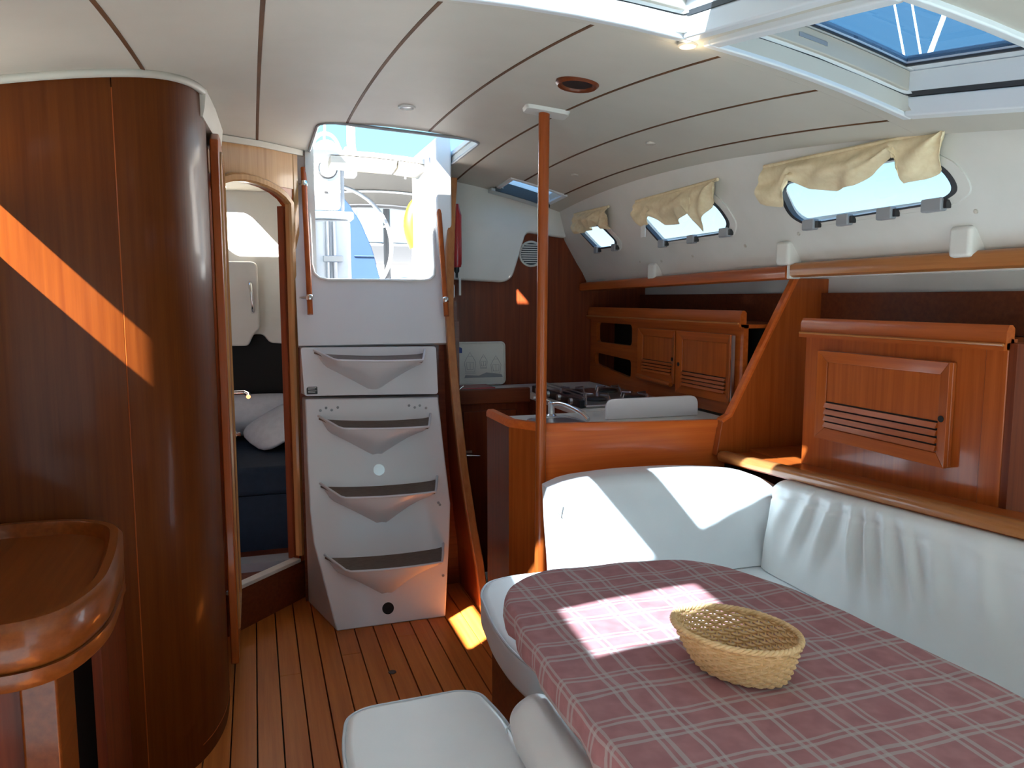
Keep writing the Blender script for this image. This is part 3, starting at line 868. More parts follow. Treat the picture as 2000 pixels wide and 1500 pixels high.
flat('shadow_print', [(.985, .905), (1.185, .905), (1.18, .918), (1.10, .93), (1.06, .915), (.99, .92)], 'print')
flat('dark_print', roundpoly([(.915, .892), (.955, .892), (.958, .918), (.940, .940), (.925, .925)], .005, 2), 'blackp')

# ================================================================== GALLEY UNITS
CT = struct('trim_1', 'grey white galley worktop running round the U shape', 'worktop')
CT = tag(CT, kind='')
del CT['kind']; CT.name = 'galley_worktop'
prism('aft_worktop', [(.875, 3.40), (1.68, 3.40), (1.68, 3.715), (.875, 3.715)], .830, .862, 'gelw', CT, bevel=.003)
prism('side_worktop', [(1.22, 2.73), (1.68, 2.73), (1.68, 3.40), (1.22, 3.40)], .830, .8615, 'gelw', CT)
prism('sink_worktop', [(.852, 2.50), (.925, 2.378), (1.66, 2.378), (1.66, 2.73), (.852, 2.73)], .830, .858, 'gelw', CT)
box('fiddle', .87, 1.22, 3.372, 3.40, .815, .885, 'dark_x', CT, .006)
GA = thing('galley_aft_cabinet', 'dark mahogany base cabinet under the aft galley worktop', 'cabinet', (1.1, 3.5, 0))
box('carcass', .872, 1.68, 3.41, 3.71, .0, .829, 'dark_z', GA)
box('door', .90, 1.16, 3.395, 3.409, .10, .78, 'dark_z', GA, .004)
tube('latch', [(.905, 3.393, .575), (.94, 3.380, .575), (.975, 3.385, .57)], .005, 'chrome', GA, 8)
box('latch_plate', .895, .94, 3.392, 3.3945, .585, .597, 'steel', GA, .001)
GS = thing('galley_side_cabinet', 'mahogany base cabinet under the stove', 'cabinet', (1.45, 3.05, 0))
box('carcass', 1.225, 1.67, 2.735, 3.395, .0, .829, 'dark_z', GS)
box('door', 1.212, 1.224, 2.80, 3.33, .10, .78, 'dark_z', GS, .004)
rb = box('red_board', .895, 1.06, 3.408, 3.56, .8625, .888, 'red', None, .004)
tag(rb, 'red cutting board lying on the aft galley worktop', 'board')
sf = thing('worktop_latch', 'small chrome latch at the end of the aft worktop', 'latch', (.885, 3.38, .885))
tube('hook', [(.882, 3.40, .863), (.882, 3.398, .905)], .004, 'chrome', sf, 8)
tube('arm', [(.882, 3.398, .885), (.897, 3.398, .897), (.902, 3.398, .9)], .004, 'chrome', sf, 8)

PE = thing('galley_peninsula', 'glossy mahogany galley front with rounded fiddle behind the settee', 'cabinet', (1.2, 2.4, 0))
pf = [(.885, 2.352), (1.66, 2.352), (1.66, 2.372), (.893, 2.372)]
fp = [(.885, 0), (1.60, 0), (1.60, .850), (.885, .868)]
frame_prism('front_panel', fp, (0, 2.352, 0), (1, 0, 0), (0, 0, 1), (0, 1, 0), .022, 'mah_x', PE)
endp = [Vector((.815, 2.47, 0)), Vector((.885, 2.352, 0))]
en = Vector((.86, .51, 0))
ev = [endp[0], endp[1], endp[1] + Vector((.022, .015, 0)), endp[0] + Vector((.022, .008, 0))]
V = [tuple(p) for p in ev] + [(p[0], p[1], .868) for p in ev]
obj('end_panel', V, [(3, 2, 1, 0), (4, 5, 6, 7), (0, 1, 5, 4), (1, 2, 6, 5), (2, 3, 7, 6), (3, 0, 4, 7)], 'mah_z', PE)
wallstrip('aisle_panel', [Vector((.815, 2.73)), Vector((.815, 2.47))], 'dark_z', PE, 0, lambda x, y: .868, 2, .02)
rp = [(-.016, -.004), (.018, -.004), (.019, .012), (.012, .022), (-.010, .022), (-.016, .012)]
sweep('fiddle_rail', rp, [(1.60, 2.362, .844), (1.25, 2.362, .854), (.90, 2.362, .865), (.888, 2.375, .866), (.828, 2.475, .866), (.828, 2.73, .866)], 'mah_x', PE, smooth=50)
box('inner_side', .838, .85, 2.48, 2.73, 0, .83, 'dark_z', PE)

ST = thing('gas_stove', 'black gimballed stove with pan supports in the galley', 'stove', (1.4, 3.05, .862))
box('hob_plate', 1.25, 1.655, 2.80, 3.36, .863, .873, 'steel', ST, .004)
box('front_rail', 1.222, 1.245, 2.80, 3.36, .863, .895, 'blackp', ST, .004)
for (cx, cy) in ((1.36, 2.94), (1.36, 3.20), (1.54, 2.94), (1.54, 3.20)):
    bn = lathe('burner', [(.045, 0), (.045, .006), (.035, .012), (.02, .014), (0, .014)], (cx, cy, .873), (0, 0, 1), 'blackp', ST, 20)
    V, F = [], []
    for a in range(4):
        d = Vector((math.cos(a * math.pi / 2 + .4), math.sin(a * math.pi / 2 + .4), 0))
        c = Vector((cx, cy, .897))
        v, f = tubev([c + d * .02, c + d * .07, c + d * .078 + Vector((0, 0, -.022))], .0035, 5); n = len(V); V += v; F += [tuple(i + n for i in q) for q in f]
    obj('pan_support', V, F, 'steel', ST, smooth=50)
for s in range(2):
    tube('guard_rail', [(1.255, 2.81, .875), (1.255, 2.81, .905 + .012 * s), (1.255, 3.35, .905 + .012 * s), (1.255, 3.35, .875)], .003, 'steel', ST, 6)
for k in range(4):
    lathe('knob', [(.014, 0), (.013, .012), (0, .013)], (1.2215, 2.88 + k * .13, .882), (-1, 0, 0), 'steel', ST, 14)

SB = thing('sink_cover_board', 'upright white board with rounded corners behind the galley front', 'board', (1.28, 2.52, .858))
frame_prism('board', roundpoly([(1.205, .8585), (1.590, .8585), (1.590, .935), (1.205, .935)], [0, 0, .045, .045], 6), (0, 2.52, 0), (1, 0, 0), (0, 0, 1), (0, 1, 0), .012, 'gel', SB, bevel=.003)
FA = thing('galley_faucet', 'chrome swan faucet over the galley sink', 'faucet', (1.06, 2.63, .858))
lathe('base', [(.020, 0), (.020, .006), (.013, .012), (.013, .05), (.015, .055), (0, .06)], (1.045, 2.66, .858), (0, 0, 1), 'chrome', FA, 18)
tube('spout', catmull([(1.045, 2.66, .905), (1.065, 2.62, .912), (1.085, 2.56, .905), (1.105, 2.50, .888), (1.112, 2.47, .872)], 4), .0085, 'chrome', FA, 10)
tube('lever', [(1.045, 2.66, .915), (1.02, 2.68, .925), (.99, 2.70, .928)], .0055, 'chrome', FA, 8)
SK = thing('galley_sink', 'steel sink bowl sunk in the front galley worktop', 'sink', (1.05, 2.55, .8585))
tube('bowl_rim', [(a, b, .860) for a, b in rrect(.93, 1.11, 2.45, 2.63, .04)], .004, 'steel', SK, 6, True)
prism('bowl', rrect(.934, 1.106, 2.454, 2.626, .038), .8586, .8596, 'steel', SK)

# galley wall lockers
XF = 1.68
def locker_base(name, label, y0, y1, z0, z1):
    t = thing(name, label, 'cabinet', (XF, (y0 + y1) / 2, z0))
    return t
GL = locker_base('galley_wall_locker', 'mahogany galley locker with two dark cubbies and louvred doors', 2.40, 3.71, .865, 1.25)
cub = [rrect(3.245, 3.640, 1.078, 1.178, .022, 4), roundpoly([(3.250, .925), (3.655, .962), (3.655, 1.022), (3.25, 1.010)], .022, 4)]
surf('face_board', [(2.375, .863), (3.715, .863), (3.715, 1.205), (2.375, 1.205)], cub, lambda u, v: (XF, u, v), .3, 'mah_y', GL, solid=.02, off=1)
box('top_board', XF - .012, 2.0, 2.375, 3.715, 1.192, 1.206, 'mah_y', GL)
box('back_board', XF + .14, XF + .15, 2.375, 3.715, .863, 1.19, 'black', GL)
mprof = [(-.020, -.004), (.012, -.004), (.012, .048), (.004, .056), (-.006, .056), (-.014, .040), (-.014, .014), (-.020, .008)]
sweep('top_moulding', [(a, b) for a, b in mprof], [(XF - .002, 3.715, 1.20), (XF - .002, 3.0, 1.20), (XF - .002, 2.375, 1.20)][::-1], 'mah_y', GL)

def louvre_door(parent, y0, y1, z0, z1, latch_left, n, lz0, lz1, mname='mah_z', hingey=None):
    d = obj('door', *boxv(XF - .014, XF - .001, y0, y1, z0, z1), mname, parent, bevel=.003)
    w = .034
    prof = [(0, 0), (0, .004), (-.006, .010)]
    # bevelled frame: four mitred members
    V, F = [], []
    O = [(y0, z0), (y1, z0), (y1, z1), (y0, z1)]
    I = [(y0 + w, z0 + w), (y1 - w, z0 + w), (y1 - w, z1 - w), (y0 + w, z1 - w)]
    X0, X1, X2 = XF - .0145, XF - .027, XF - .0175
    for k in range(4):
        a, b = O[k], O[(k + 1) % 4]; c, e2 = I[(k + 1) % 4], I[k]
        vv = [(X0, *a), (X0, *b), (X0, *c), (X0, *e2), (X1, *a), (X1, *b), (X2, *c), (X2, *e2)]
        mem = obj('frame_member', vv, [(3, 2, 1, 0), (4, 5, 6, 7), (0, 1, 5, 4), (1, 2, 6, 5), (2, 3, 7, 6), (3, 0, 4, 7)], 'mah_y' if k % 2 == 0 else 'mah_z', d, bevel=.0015)
    box('slot_backing', XF - .0152, XF - .0142, y0 + w, y1 - w, lz0, lz1, 'black', d)
    h = (lz1 - lz0) / n
    for k in range(n):
        z = lz0 + (k + .5) * h
        vv = [(XF - .0154, y0 + w, z - h * .34), (XF - .0154, y1 - w, z - h * .34), (XF - .0154, y1 - w, z + h * .30), (XF - .0154, y0 + w, z + h * .30),
              (XF - .026, y0 + w, z - h * .42), (XF - .026, y1 - w, z - h * .42), (XF - .020, y1 - w, z + h * .28), (XF - .020, y0 + w, z + h * .28)]
        obj('slat', vv, [(3, 2, 1, 0), (4, 5, 6, 7), (0, 1, 5, 4), (1, 2, 6, 5), (2, 3, 7, 6), (3, 0, 4, 7)], 'mah_y', d)
    ly = y1 - .018 if latch_left else y0 + .018
    lathe('finger_hole', [(.0085, 0), (.0085, .0015), (0, .0015)], (XF - .0245, ly, (z0 + z1) / 2 - .01), (-1, 0, 0), 'black', d, 16)
    return d
louvre_door(GL, 2.815, 3.14, .945, 1.168, False, 4, .975, 1.03)
louvre_door(GL, 2.42, 2.80, .912, 1.168, True, 4, .945, 1.005)
tube('shelf_fiddle', [(XF - .03, 3.13, .950), (XF - .035, 2.95, .944), (XF - .03, 2.83, .940)], .010, 'mah_y', GL, 10)
box('hinge_strip', XF - .022, XF - .012, 2.408, 2.417, .92, 1.165, 'steel', GL)

# divider bulkhead between galley and saloon
WV = struct('wall_divider', 'mahogany divider with sloping edge between galley and saloon', 'wall')
dv = [(1.545, .742), (1.565, .866), (1.60, .885), (1.862, 1.372), (2.20, 1.372), (2.20, .742)]
frame_prism('board', dv, (0, 2.322, 0), (1, 0, 0), (0, 0, 1), (0, 1, 0), .03, 'mah_z', WV, bevel=.003)
sweep('edge_trim', [(-.019, -.004), (.019, -.004), (.019, .004), (.012, .010), (-.012, .010), (-.019, .004)],
      [(1.566, 2.337, .866), (1.60, 2.337, .884), (1.73, 2.337, 1.128), (1.862, 2.337, 1.372)], 'mah_x', WV, up=(-.88, 0, .47))

# saloon locker
SL = thing('saloon_locker', 'mahogany saloon locker with framed louvred door above the settee ledge', 'cabinet', (XF, 1.7, .76))
surf('face_board', [(1.335, .74), (2.04, .74), (2.04, 1.205), (1.335, 1.205)], [], lambda u, v: (XF, u, v), .4, 'mah_z', SL, solid=.02, off=1)
box('end_board', XF - .004, 2.0, 1.315, 1.334, .74, 1.195, 'dark_z', SL)
box('top_board', XF - .012, 2.0, 1.335, 2.045, 1.18, 1.196, 'mah_y', SL)
box('aft_end_board', XF + .001, 2.0, 2.02, 2.04, .74, 1.18, 'mah_z', SL)
box('corner_post', XF - .006, XF + .01, 1.335, 1.395, .76, 1.19, 'mah_z', SL, .004)
sweep('top_moulding', mprof, [(XF - .002, 1.335, 1.182), (XF - .002, 1.7, 1.182), (XF - .002, 2.05, 1.182)], 'mah_y', SL)
ld = louvre_door(SL, 1.475, 1.955, .868, 1.140, False, 4, .905, .985)

tube('moulding_bead', [(XF - .024, 1.335, 1.192), (XF - .024, 2.045, 1.192)], .0035, 'trim_y', SL, 6)
tube('moulding_bead', [(XF - .024, 2.376, 1.210), (XF - .024, 3.714, 1.210)], .0035, 'trim_y', GL, 6)
# hull side, shelf
WH = struct('wall_hull', 'grey white hull side behind the open shelf', 'wall')
box('hull_liner', 2.0, 2.03, 1.0, 3.74, .7, 1.56, 'gelw', WH)
box('hull_liner_forward', 2.0, 2.03, -1.24, 1.0, .7, 1.60, 'gelw', WH)
box('hull_lower', 2.0, 2.03, -1.24, 3.74, -.06, .7, 'dark_x', WH)
box('side_deck', 1.655, 2.06, -1.24, 3.76, 1.50, 1.55, 'gelw', WH)
sweep('shelf_cove', [(0, 0), (.02, 0), (.02, .12), (.0, .12)], [(1.97, 1.0, 1.20), (1.97, 3.74, 1.20)], 'dark_x', WH)

# ================================================================== PORT CABIN SIDE WITH WINDOWS
WR = struct('wall_right', 'white cabin side liner with three portlights', 'wall')
W3 = roundpoly([(1.985, 1.640), (1.985, 1.548), (1.935, 1.518), (1.45, 1.526), (1.385, 1.548), (1.40, 1.600), (1.47, 1.640), (1.60, 1.648)], [.03, .03, .02, .03, .04, .05, .05, .02], 5)
W2 = roundpoly([(2.885, 1.645), (2.80, 1.523), (2.335, 1.524), (2.285, 1.555), (2.30, 1.610), (2.345, 1.645)], [.03, .02, .02, .02, .03, .03], 5)
W1 = roundpoly([(3.500, 1.640), (3.405, 1.532), (3.19, 1.531), (3.15, 1.553), (3.225, 1.640)], [.02, .02, .02, .02, .02], 5)
fnw = lambda y, z: (xw(z), y, z)
surf('liner', [(-1.2, 1.385), (3.73, 1.385), (3.73, 1.79), (-1.2, 1.79)], [W1, W2, W3], fnw, .045, 'gelw', WR, solid=.025, off=1)
# cove above the handrail with brackets
sweep('cove', [(.0, .03), (.02, .03), (.05, .0), (.05, -.02), (.0, -.02)], [(1.655, y, 1.385) for y in (-1.2, 1.2, 2.5, 3.73)], 'gelw', WR)
for (y, z) in ((2.065, 1.445), (1.42, 1.437), (2.95, 1.415)):
    box('bracket_block', xw(z + .03) - .014, 1.665, y - .032, y + .032, z - .040, z + .035, 'gelw', WR, .012, 3)
for (y, z) in ((1.372, 1.50), (1.985, 1.497), (2.27, 1.479), (2.62, 1.463), (3.05, 1.46), (2.87, 1.455)):
    lathe('screw_cap', [(.006, 0), (.005, .003), (0, .004)], (xw(z), y, z), (-.86, 0, -.5), 'tan', WR, 10)

def portlight(outl, label, latches, loc):
    t = thing('portlight_window', label, 'window', loc, 'portlights')
    c = Vector((sum(p[0] for p in outl) / len(outl), sum(p[1] for p in outl) / len(outl)))
    def ringm(name, s0, s1, d0, d1, m, ex=0):
        V, F = [], []
        n = len(outl)
        for p in outl:
            q = Vector(p); dr = (q - c)
            L_ = dr.length
            a = q + dr.normalized() * s0; b = q + dr.normalized() * s1
            for (r, d) in ((a, d0), (b, d0), (b, d1), (a, d1)):
                V.append((xw(r[1]) - d, r[0], r[1]))
        for i in range(n):
            j = (i + 1) % n
            for k in range(4):
                F.append((i * 4 + k, i * 4 + (k + 1) % 4, j * 4 + (k + 1) % 4, j * 4 + k))
        return obj(name, V, F, m, t, smooth=50)
    ringm('frame', -.001, .032, -.004, .006, 'gelw')
    ringm('seal', -.013, .001, -.012, .009, 'greyd')
    V = [(xw(p[1]) + .006, p[0], p[1]) for p in outl]
    V2 = [(xw(p[1]) + .010, p[0], p[1]) for p in outl]
    n = len(outl)
    obj('pane', V + V2, [tuple(range(n)), tuple(range(n, 2 * n))[::-1]] + [(i, (i + 1) % n, (i + 1) % n + n, i + n) for i in range(n)], 'glass', t)
    for (y, z, w) in latches:
        la = obj('latch', *boxv(xw(z) - .024, xw(z) - .002, y - w / 2, y + w / 2, z - .017, z + .015), 'grey', t, bevel=.004)
        box('pin', xw(z) - .018, xw(z) - .003, y - w / 2 - .012, y - w / 2 - .001, z - .012, z + .008, 'blackp', la, .002)
    return t
portlight(W3, 'large rounded portlight above the saloon locker', [(1.905, 1.517, .05), (1.765, 1.518, .045), (1.615, 1.520, .05), (1.465, 1.524, .06)], (1.57, 1.7, 1.52))
portlight(W2, 'middle portlight above the galley louvred doors', [(2.77, 1.520, .045), (2.55, 1.521, .045), (2.33, 1.528, .05)], (1.57, 2.55, 1.52))
portlight(W1, 'small portlight nearest the aft bulkhead', [(3.38, 1.530, .035), (3.19, 1.530, .035)], (1.57, 3.3, 1.53))

def curtain(topL, topR, bottom, gathers, label, amp=.022):
    """bottom: (y,z) list aft to forward; topL/topR: (y,z)"""
    nb = 72; rows = 12
    B = [Vector(p) for p in bottom]
    d = [0]
    for a, b in zip(B, B[1:]): d.append(d[-1] + abs((b - a).x) + .35 * abs((b - a).y))
    def bat(u):
        s = u * d[-1]
        for i in range(len(B) - 1):
            if s <= d[i + 1] or i == len(B) - 2:
                t = (s - d[i]) / max(1e-6, d[i + 1] - d[i]); return B[i].lerp(B[i + 1], min(1, max(0, t)))
    V, F = [], []
    for k in range(nb + 1):
        u = k / nb
        b = bat(u); t0 = Vector(topL).lerp(Vector(topR), u)
        for r in range(rows + 1):
            v = r / rows
            p = t0.lerp(b, v)
            g = 0
            for gy in gathers:
                dy = (p[0] - gy)
                p = Vector((p[0] - dy * .35 * math.exp(-(dy / .06) ** 2) * math.sin(math.pi * min(1, v * 1.1)), p[1]))
                g += math.exp(-(dy / .05) ** 2) * .010 * math.sin(math.pi * v)
            fold = amp * v * (.5 + .5 * math.sin(u * 17 + 2.6 * math.sin(v * 3 + u * 5))) + .007 * math.sin(u * 41 + v * 6) * v + .010 * abs(math.sin(u * 9 + v * 7)) * math.sin(math.pi * v)
            sag = amp * .9 * math.sin(math.pi * v) * (.6 + .4 * math.sin(u * 9 - v * 5))
            V.append((xw(p[1]) - .013 - fold - sag - g, p[0], p[1]))
    for k in range(nb):
        for r in range(rows):
            a = k * (rows + 1) + r
            F.append((a, a + 1, a + rows + 2, a + rows + 1))
    t = thing('curtain', label, 'curtain', (1.5, (topL[0] + topR[0]) / 2, topL[1]), 'portlight curtains')
    obj('fabric', V, F, 'cream', t, smooth=70, solid=.0015)
    tube('heading', [(xw(z) - .012, y, z) for y, z in (topL, ((topL[0] + topR[0]) / 2, (topL[1] + topR[1]) / 2), topR)], .006, 'cream', t, 6)
    for gy in gathers:
        tt = (topL[0] - gy) / (topL[0] - topR[0]); z = topL[1] - .045
        tube('tie', [(xw(z) - .028, gy, z - .012), (xw(z) - .034, gy, z + .004), (xw(z) - .028, gy, z + .02)], .005, 'cream', t, 6)
    return t
curtain((2.02, 1.696), (1.36, 1.678), [(2.065, 1.593), (2.02, 1.580), (1.972, 1.572), (1.93, 1.608), (1.901, 1.640), (1.875, 1.626), (1.829, 1.606), (1.757, 1.592), (1.662, 1.593), (1.598, 1.613), (1.555, 1.632), (1.520, 1.645), (1.505, 1.625), (1.508, 1.577), (1.457, 1.581), (1.412, 1.591), (1.387, 1.626), (1.364, 1.664)],
        (1.905, 1.515), 'cream curtain swagged over the large portlight')
C2 = curtain((2.850, 1.690), (2.268, 1.695), [(2.876, 1.619), (2.836, 1.590), (2.774, 1.594), (2.733, 1.621), (2.656, 1.579), (2.564, 1.579), (2.475, 1.612), (2.458, 1.585), (2.444, 1.537), (2.405, 1.576), (2.292, 1.640), (2.269, 1.670)],
        (2.735, 2.43), 'cream curtain tied in two over the middle portlight')
fl = box('lining_strip', 1.500, 1.502, 2.800, 2.838, 1.545, 1.630, 'lens', C2, .0005)
curtain((3.475, 1.702), (3.10, 1.698), [(3.503, 1.612), (3.40, 1.608), (3.32, 1.619), (3.241, 1.632), (3.20, 1.612), (3.161, 1.606), (3.112, 1.622)],
        (3.37, 3.22), 'small bunched cream curtain over the aft portlight')

# handrails along the side
def hrail(y0, y1, z0, z1, label):
    prof = [(-.020, -.018), (-.006, -.024), (.014, -.020), (.021, -.006), (.020, .012), (.010, .021), (-.008, .021), (-.020, .012)]
    o = sweep('handrail', prof, [(1.628, y0 + (y1 - y0) * k / 4, z0 + (z1 - z0) * k / 4) for k in range(5)], 'trim_y' if y0 < 1.9 else 'mah_y', None, smooth=60)
    tag(o, label, 'rail', 'side handrails')
hrail(-.4, 2.044, 1.396, 1.390, 'varnished wooden handrail running forward under the large portlight')
hrail(2.066, 3.700, 1.384, 1.360, 'dark wooden handrail over the galley lockers')
jb = box('rail_joint', 1.612, 1.652, 2.0455, 2.0645, 1.362, 1.415, 'gelw', WR, .003)

# ================================================================== POLE
PO = thing('compression_post', 'round varnished mahogany post from sole to deckhead', 'post', (.882, 2.325, 0))
zt = zc(.885, 2.33)
tube('pole', [(.872, 2.322, .0), (.878, 2.324, 1.0), (.885, 2.327, zt - .012)], .0175, 'mah_z', PO, 20)
cp = roundpoly([(.815, 2.30), (.955, 2.27), (.97, 2.36), (.83, 2.39)], .02, 4)
V = [(a, b, zc(a, b) + .004) for a, b in cp] + [(a * .93 + .885 * .07, b * .93 + 2.33 * .07, zc(a, b) - .012) for a, b in cp]
n = len(cp)
obj('ceiling_plate', V, [tuple(range(n)), tuple(range(n, 2 * n))[::-1]] + [(i, (i + 1) % n, (i + 1) % n + n, i + n) for i in range(n)], 'gelw', PO, bevel=.002)

# ================================================================== LEDGE + SETTEE
def lz(y): return .749 + (2.344 - y) * .052
LG = thing('settee_ledge', 'varnished wooden ledge with rounded nosing behind the settee', 'shelf', (1.6, 1.7, .75))
V, F = [], []
ys = [.6, 1.0, 1.4, 1.8, 2.31]
for y in ys:
    for x, dz in ((1.56, -.03), (XF, -.03), (XF, 0), (1.56, 0)): V.append((x, y, lz(y) + dz))
for i in range(len(ys) - 1):
    for k in range(4): F.append((i * 4 + k, i * 4 + (k + 1) % 4, i * 4 + 4 + (k + 1) % 4, i * 4 + 4 + k))
F += [(3, 2, 1, 0), tuple((len(ys) - 1) * 4 + k for k in range(4))]
obj('ledge_board', V, F, 'mah_y', LG)
box('recess_board', XF, 2.0, 2.045, 2.318, .735, .760, 'mah_y', LG)
sweep('nosing', [(.022, -.022), (.022, .004), (.012, .010), (-.012, .010), (-.022, .003), (-.025, -.010), (-.020, -.022)],
      [(1.565, y, lz(y)) for y in (.6, .9, 1.2, 1.5, 1.8, 2.1, 2.31)], 'trim_y', LG, smooth=50)

SE = thing('built_in_settee', 'mahogany settee base under the white seat cushions', 'settee', (1.1, 1.9, 0))
prism('aft_base', [(.655, 1.64), (1.66, 1.60), (1.66, 2.30), (.82, 2.30), (.70, 2.26), (.655, 2.15)], 0, .345, 'dark_x', SE)
prism('port_base', [(1.25, .55), (1.66, .55), (1.66, 1.60), (1.25, 1.60)], 0, .345, 'dark_x', SE)

def cushion(name, outl, z0, z1, m, label, cat='cushion', r=.03, pip=True, group=None, bul=.0):
    t = thing(name, label, cat, (outl[0][0], outl[0][1], z0), group)
    prism('cover', outl, z0, z1, m, t, bevel=r, seg=5)
    if pip:
        o2 = []
        c = Vector((sum(p[0] for p in outl) / len(outl), sum(p[1] for p in outl) / len(outl)))
        tube('piping', [(p[0] + (c[0] - p[0]) * .012, p[1] + (c[1] - p[1]) * .012, z1 - r * .30) for p in outl], .0035, 'piping', t, 6, True)
    return t
seat = roundpoly([(.588, 1.58), (1.66, 1.60), (1.66, 2.17), (.73, 2.185), (.645, 2.165), (.595, 2.08), (.566, 1.85), (.566, 1.70)], [.05, 0, 0, .03, .05, .06, .06, .06], 5)
cushion('seat_cushion', seat, .346, .450, 'leather', 'white leather seat cushion at the aft end of the table', r=.022)
cushion('seat_cushion', roundpoly([(1.19, .55), (1.52, .55), (1.56, 1.572), (1.19, 1.572)], .04, 4), .346, .439, 'leather', 'white leather seat cushion along the port side under the table', r=.022)

# backrests: shaped slabs with real fabric folds
def backrest(name, label, fr, nu, nv, fold, m, thick_dir, thick, par_pip=True):
    """fr(u,v) -> front point"""
    V, F = [], []
    td = Vector(thick_dir) * thick
    for i in range(nu + 1):
        for j in range(nv + 1):
            u, v = i / nu, j / nv
            V.append(fr(u, v) + Vector(thick_dir) * (-fold(u, v)))
    nn = len(V)
    for i in range(nu):
        for j in range(nv):
            a = i * (nv + 1) + j
            F.append((a, a + nv + 1, a + nv + 2, a + 1))
    bd_ = [i * (nv + 1) for i in range(nu + 1)] + [nu * (nv + 1) + j for j in range(1, nv + 1)] + [i * (nv + 1) + nv for i in range(nu - 1, -1, -1)] + [j for j in range(nv - 1, 0, -1)]
    cen = sum((V[i] for i in bd_), Vector()) / len(bd_)
    lay = [(0.25, .985), (.75, .99), (1.0, .97)]
    prev = bd_
    r1 = []
    for (d, s) in ((.12, 1.008), (.3, 1.012), (.8, 1.012), (1.0, .99)):
        cur = []
        for i in bd_:
            p = V[i] + td * d
            q = p + (V[i] - cen) * (s - 1)
            cur.append(len(V)); V.append(q)
        L_ = len(bd_)
        for k in range(L_):
            F.append((prev[k], prev[(k + 1) % L_], cur[(k + 1) % L_], cur[k]))
        prev = cur
    F.append(tuple(prev))
    t = thing(name, label, 'cushion', tuple(fr(.5, 0)))
    obj('cover', V, F, m, t, smooth=60)
    return t
def bez(pts, u):
    s = u * (len(pts) - 1); i = min(int(s), len(pts) - 2); return pts[i] + (pts[i + 1] - pts[i]) * (s - i)
topz = [v - .016 for v in (.735, .752, .760, .764, .767, .768, .769, .769, .768, .767, .765, .762, .757, .752, .745, .733, .715, .690)]
def aftf(u, v):
    x = .842 + .80 * u
    z = .453 + (bez(topz, u) - .453) * v
    return Vector((x - .012 * (1 - v), 2.035 + .085 * v - .02 * u, z))
def aftfold(u, v):
    e_ = min(u, 1 - u, v * .6 + .1, (1 - v))
    edge = min(1, e_ / .05) ** .5
    return .022 * edge + .002 * math.sin(u * 30 + v * 8)
ba = backrest('backrest_cushion', 'sunlit white backrest cushion against the galley front', aftf, 48, 24, aftfold, 'leather', (0, 1, .0), .11)
tube('zip_pull', [(.842, 2.07, .66), (.832, 2.065, .67), (.834, 2.065, .69), (.842, 2.07, .70)], .0025, 'piping', ba, 6)
def portf(u, v):
    y = 1.995 - 1.25 * u
    z1 = lz(y) - .030 - (.03 * max(0, 1 - u / .05) ** 2)
    z = .453 + (z1 - .453) * v
    x = 1.505 + .035 * v
    return Vector((x, y, z))
GF = [(.16, .012, .010, -.14), (.23, .013, .012, -.10), (.295, .011, .014, .05), (.335, .010, .012, .09), (.385, .012, .012, .13), (.435, .010, .010, .15), (.50, .016, .007, .10), (.09, .018, .006, -.2), (.60, .02, .006, .12), (.70, .02, .005, .1)]
def portfold(u, v):
    e_ = min(u, 1 - u, v * .6 + .1, (1 - v))
    f = .018 * min(1, e_ / .05) ** .5
    for c, w, a, sl in GF:
        cc = c + sl * (.9 - v) * .6
        amp = math.exp(-((v - .62) / .34) ** 2)
        ww = w * (1 + 1.0 * (.95 - v))
        f += 1.55 * a * amp * (math.exp(-((u - cc) / ww) ** 2) - .6 * math.exp(-((u - cc - 1.6 * ww) / ww) ** 2))
    f -= .008 * math.exp(-((v - .86) / .012) ** 2)
    return f
backrest('backrest_cushion', 'wrinkled white backrest cushion under the wooden ledge', portf, 200, 40, portfold, 'leather2', (1, 0, 0), .10)

# ================================================================== TABLE, CLOTH, BASKET
TZ = .655
tab = roundpoly([(.475, .25), (1.160, .25), (1.160, .86), (1.12, 1.36), (1.025, 1.62), (.615, 1.652), (.498, 1.55), (.472, 1.18)], [.06, .06, .2, .2, .17, .12, .12, .25], 8)
TB = thing('dining_table', 'wooden saloon table under the plaid cloth', 'table', (.81, 1.0, 0))
c0 = Vector((.81, 1.0))
tin = [(c0[0] + (p[0] - c0[0]) * .985, c0[1] + (p[1] - c0[1]) * .985) for p in tab]
prism('table_top', tin, TZ - .035, TZ - .001, 'mah_y', TB, bevel=.004)
box('pedestal', .72, .92, .45, 1.30, .02, TZ - .036, 'mah_z', TB, .01)
box('foot', .66, .98, .38, 1.38, 0, .019, 'dark_x', TB, .004)

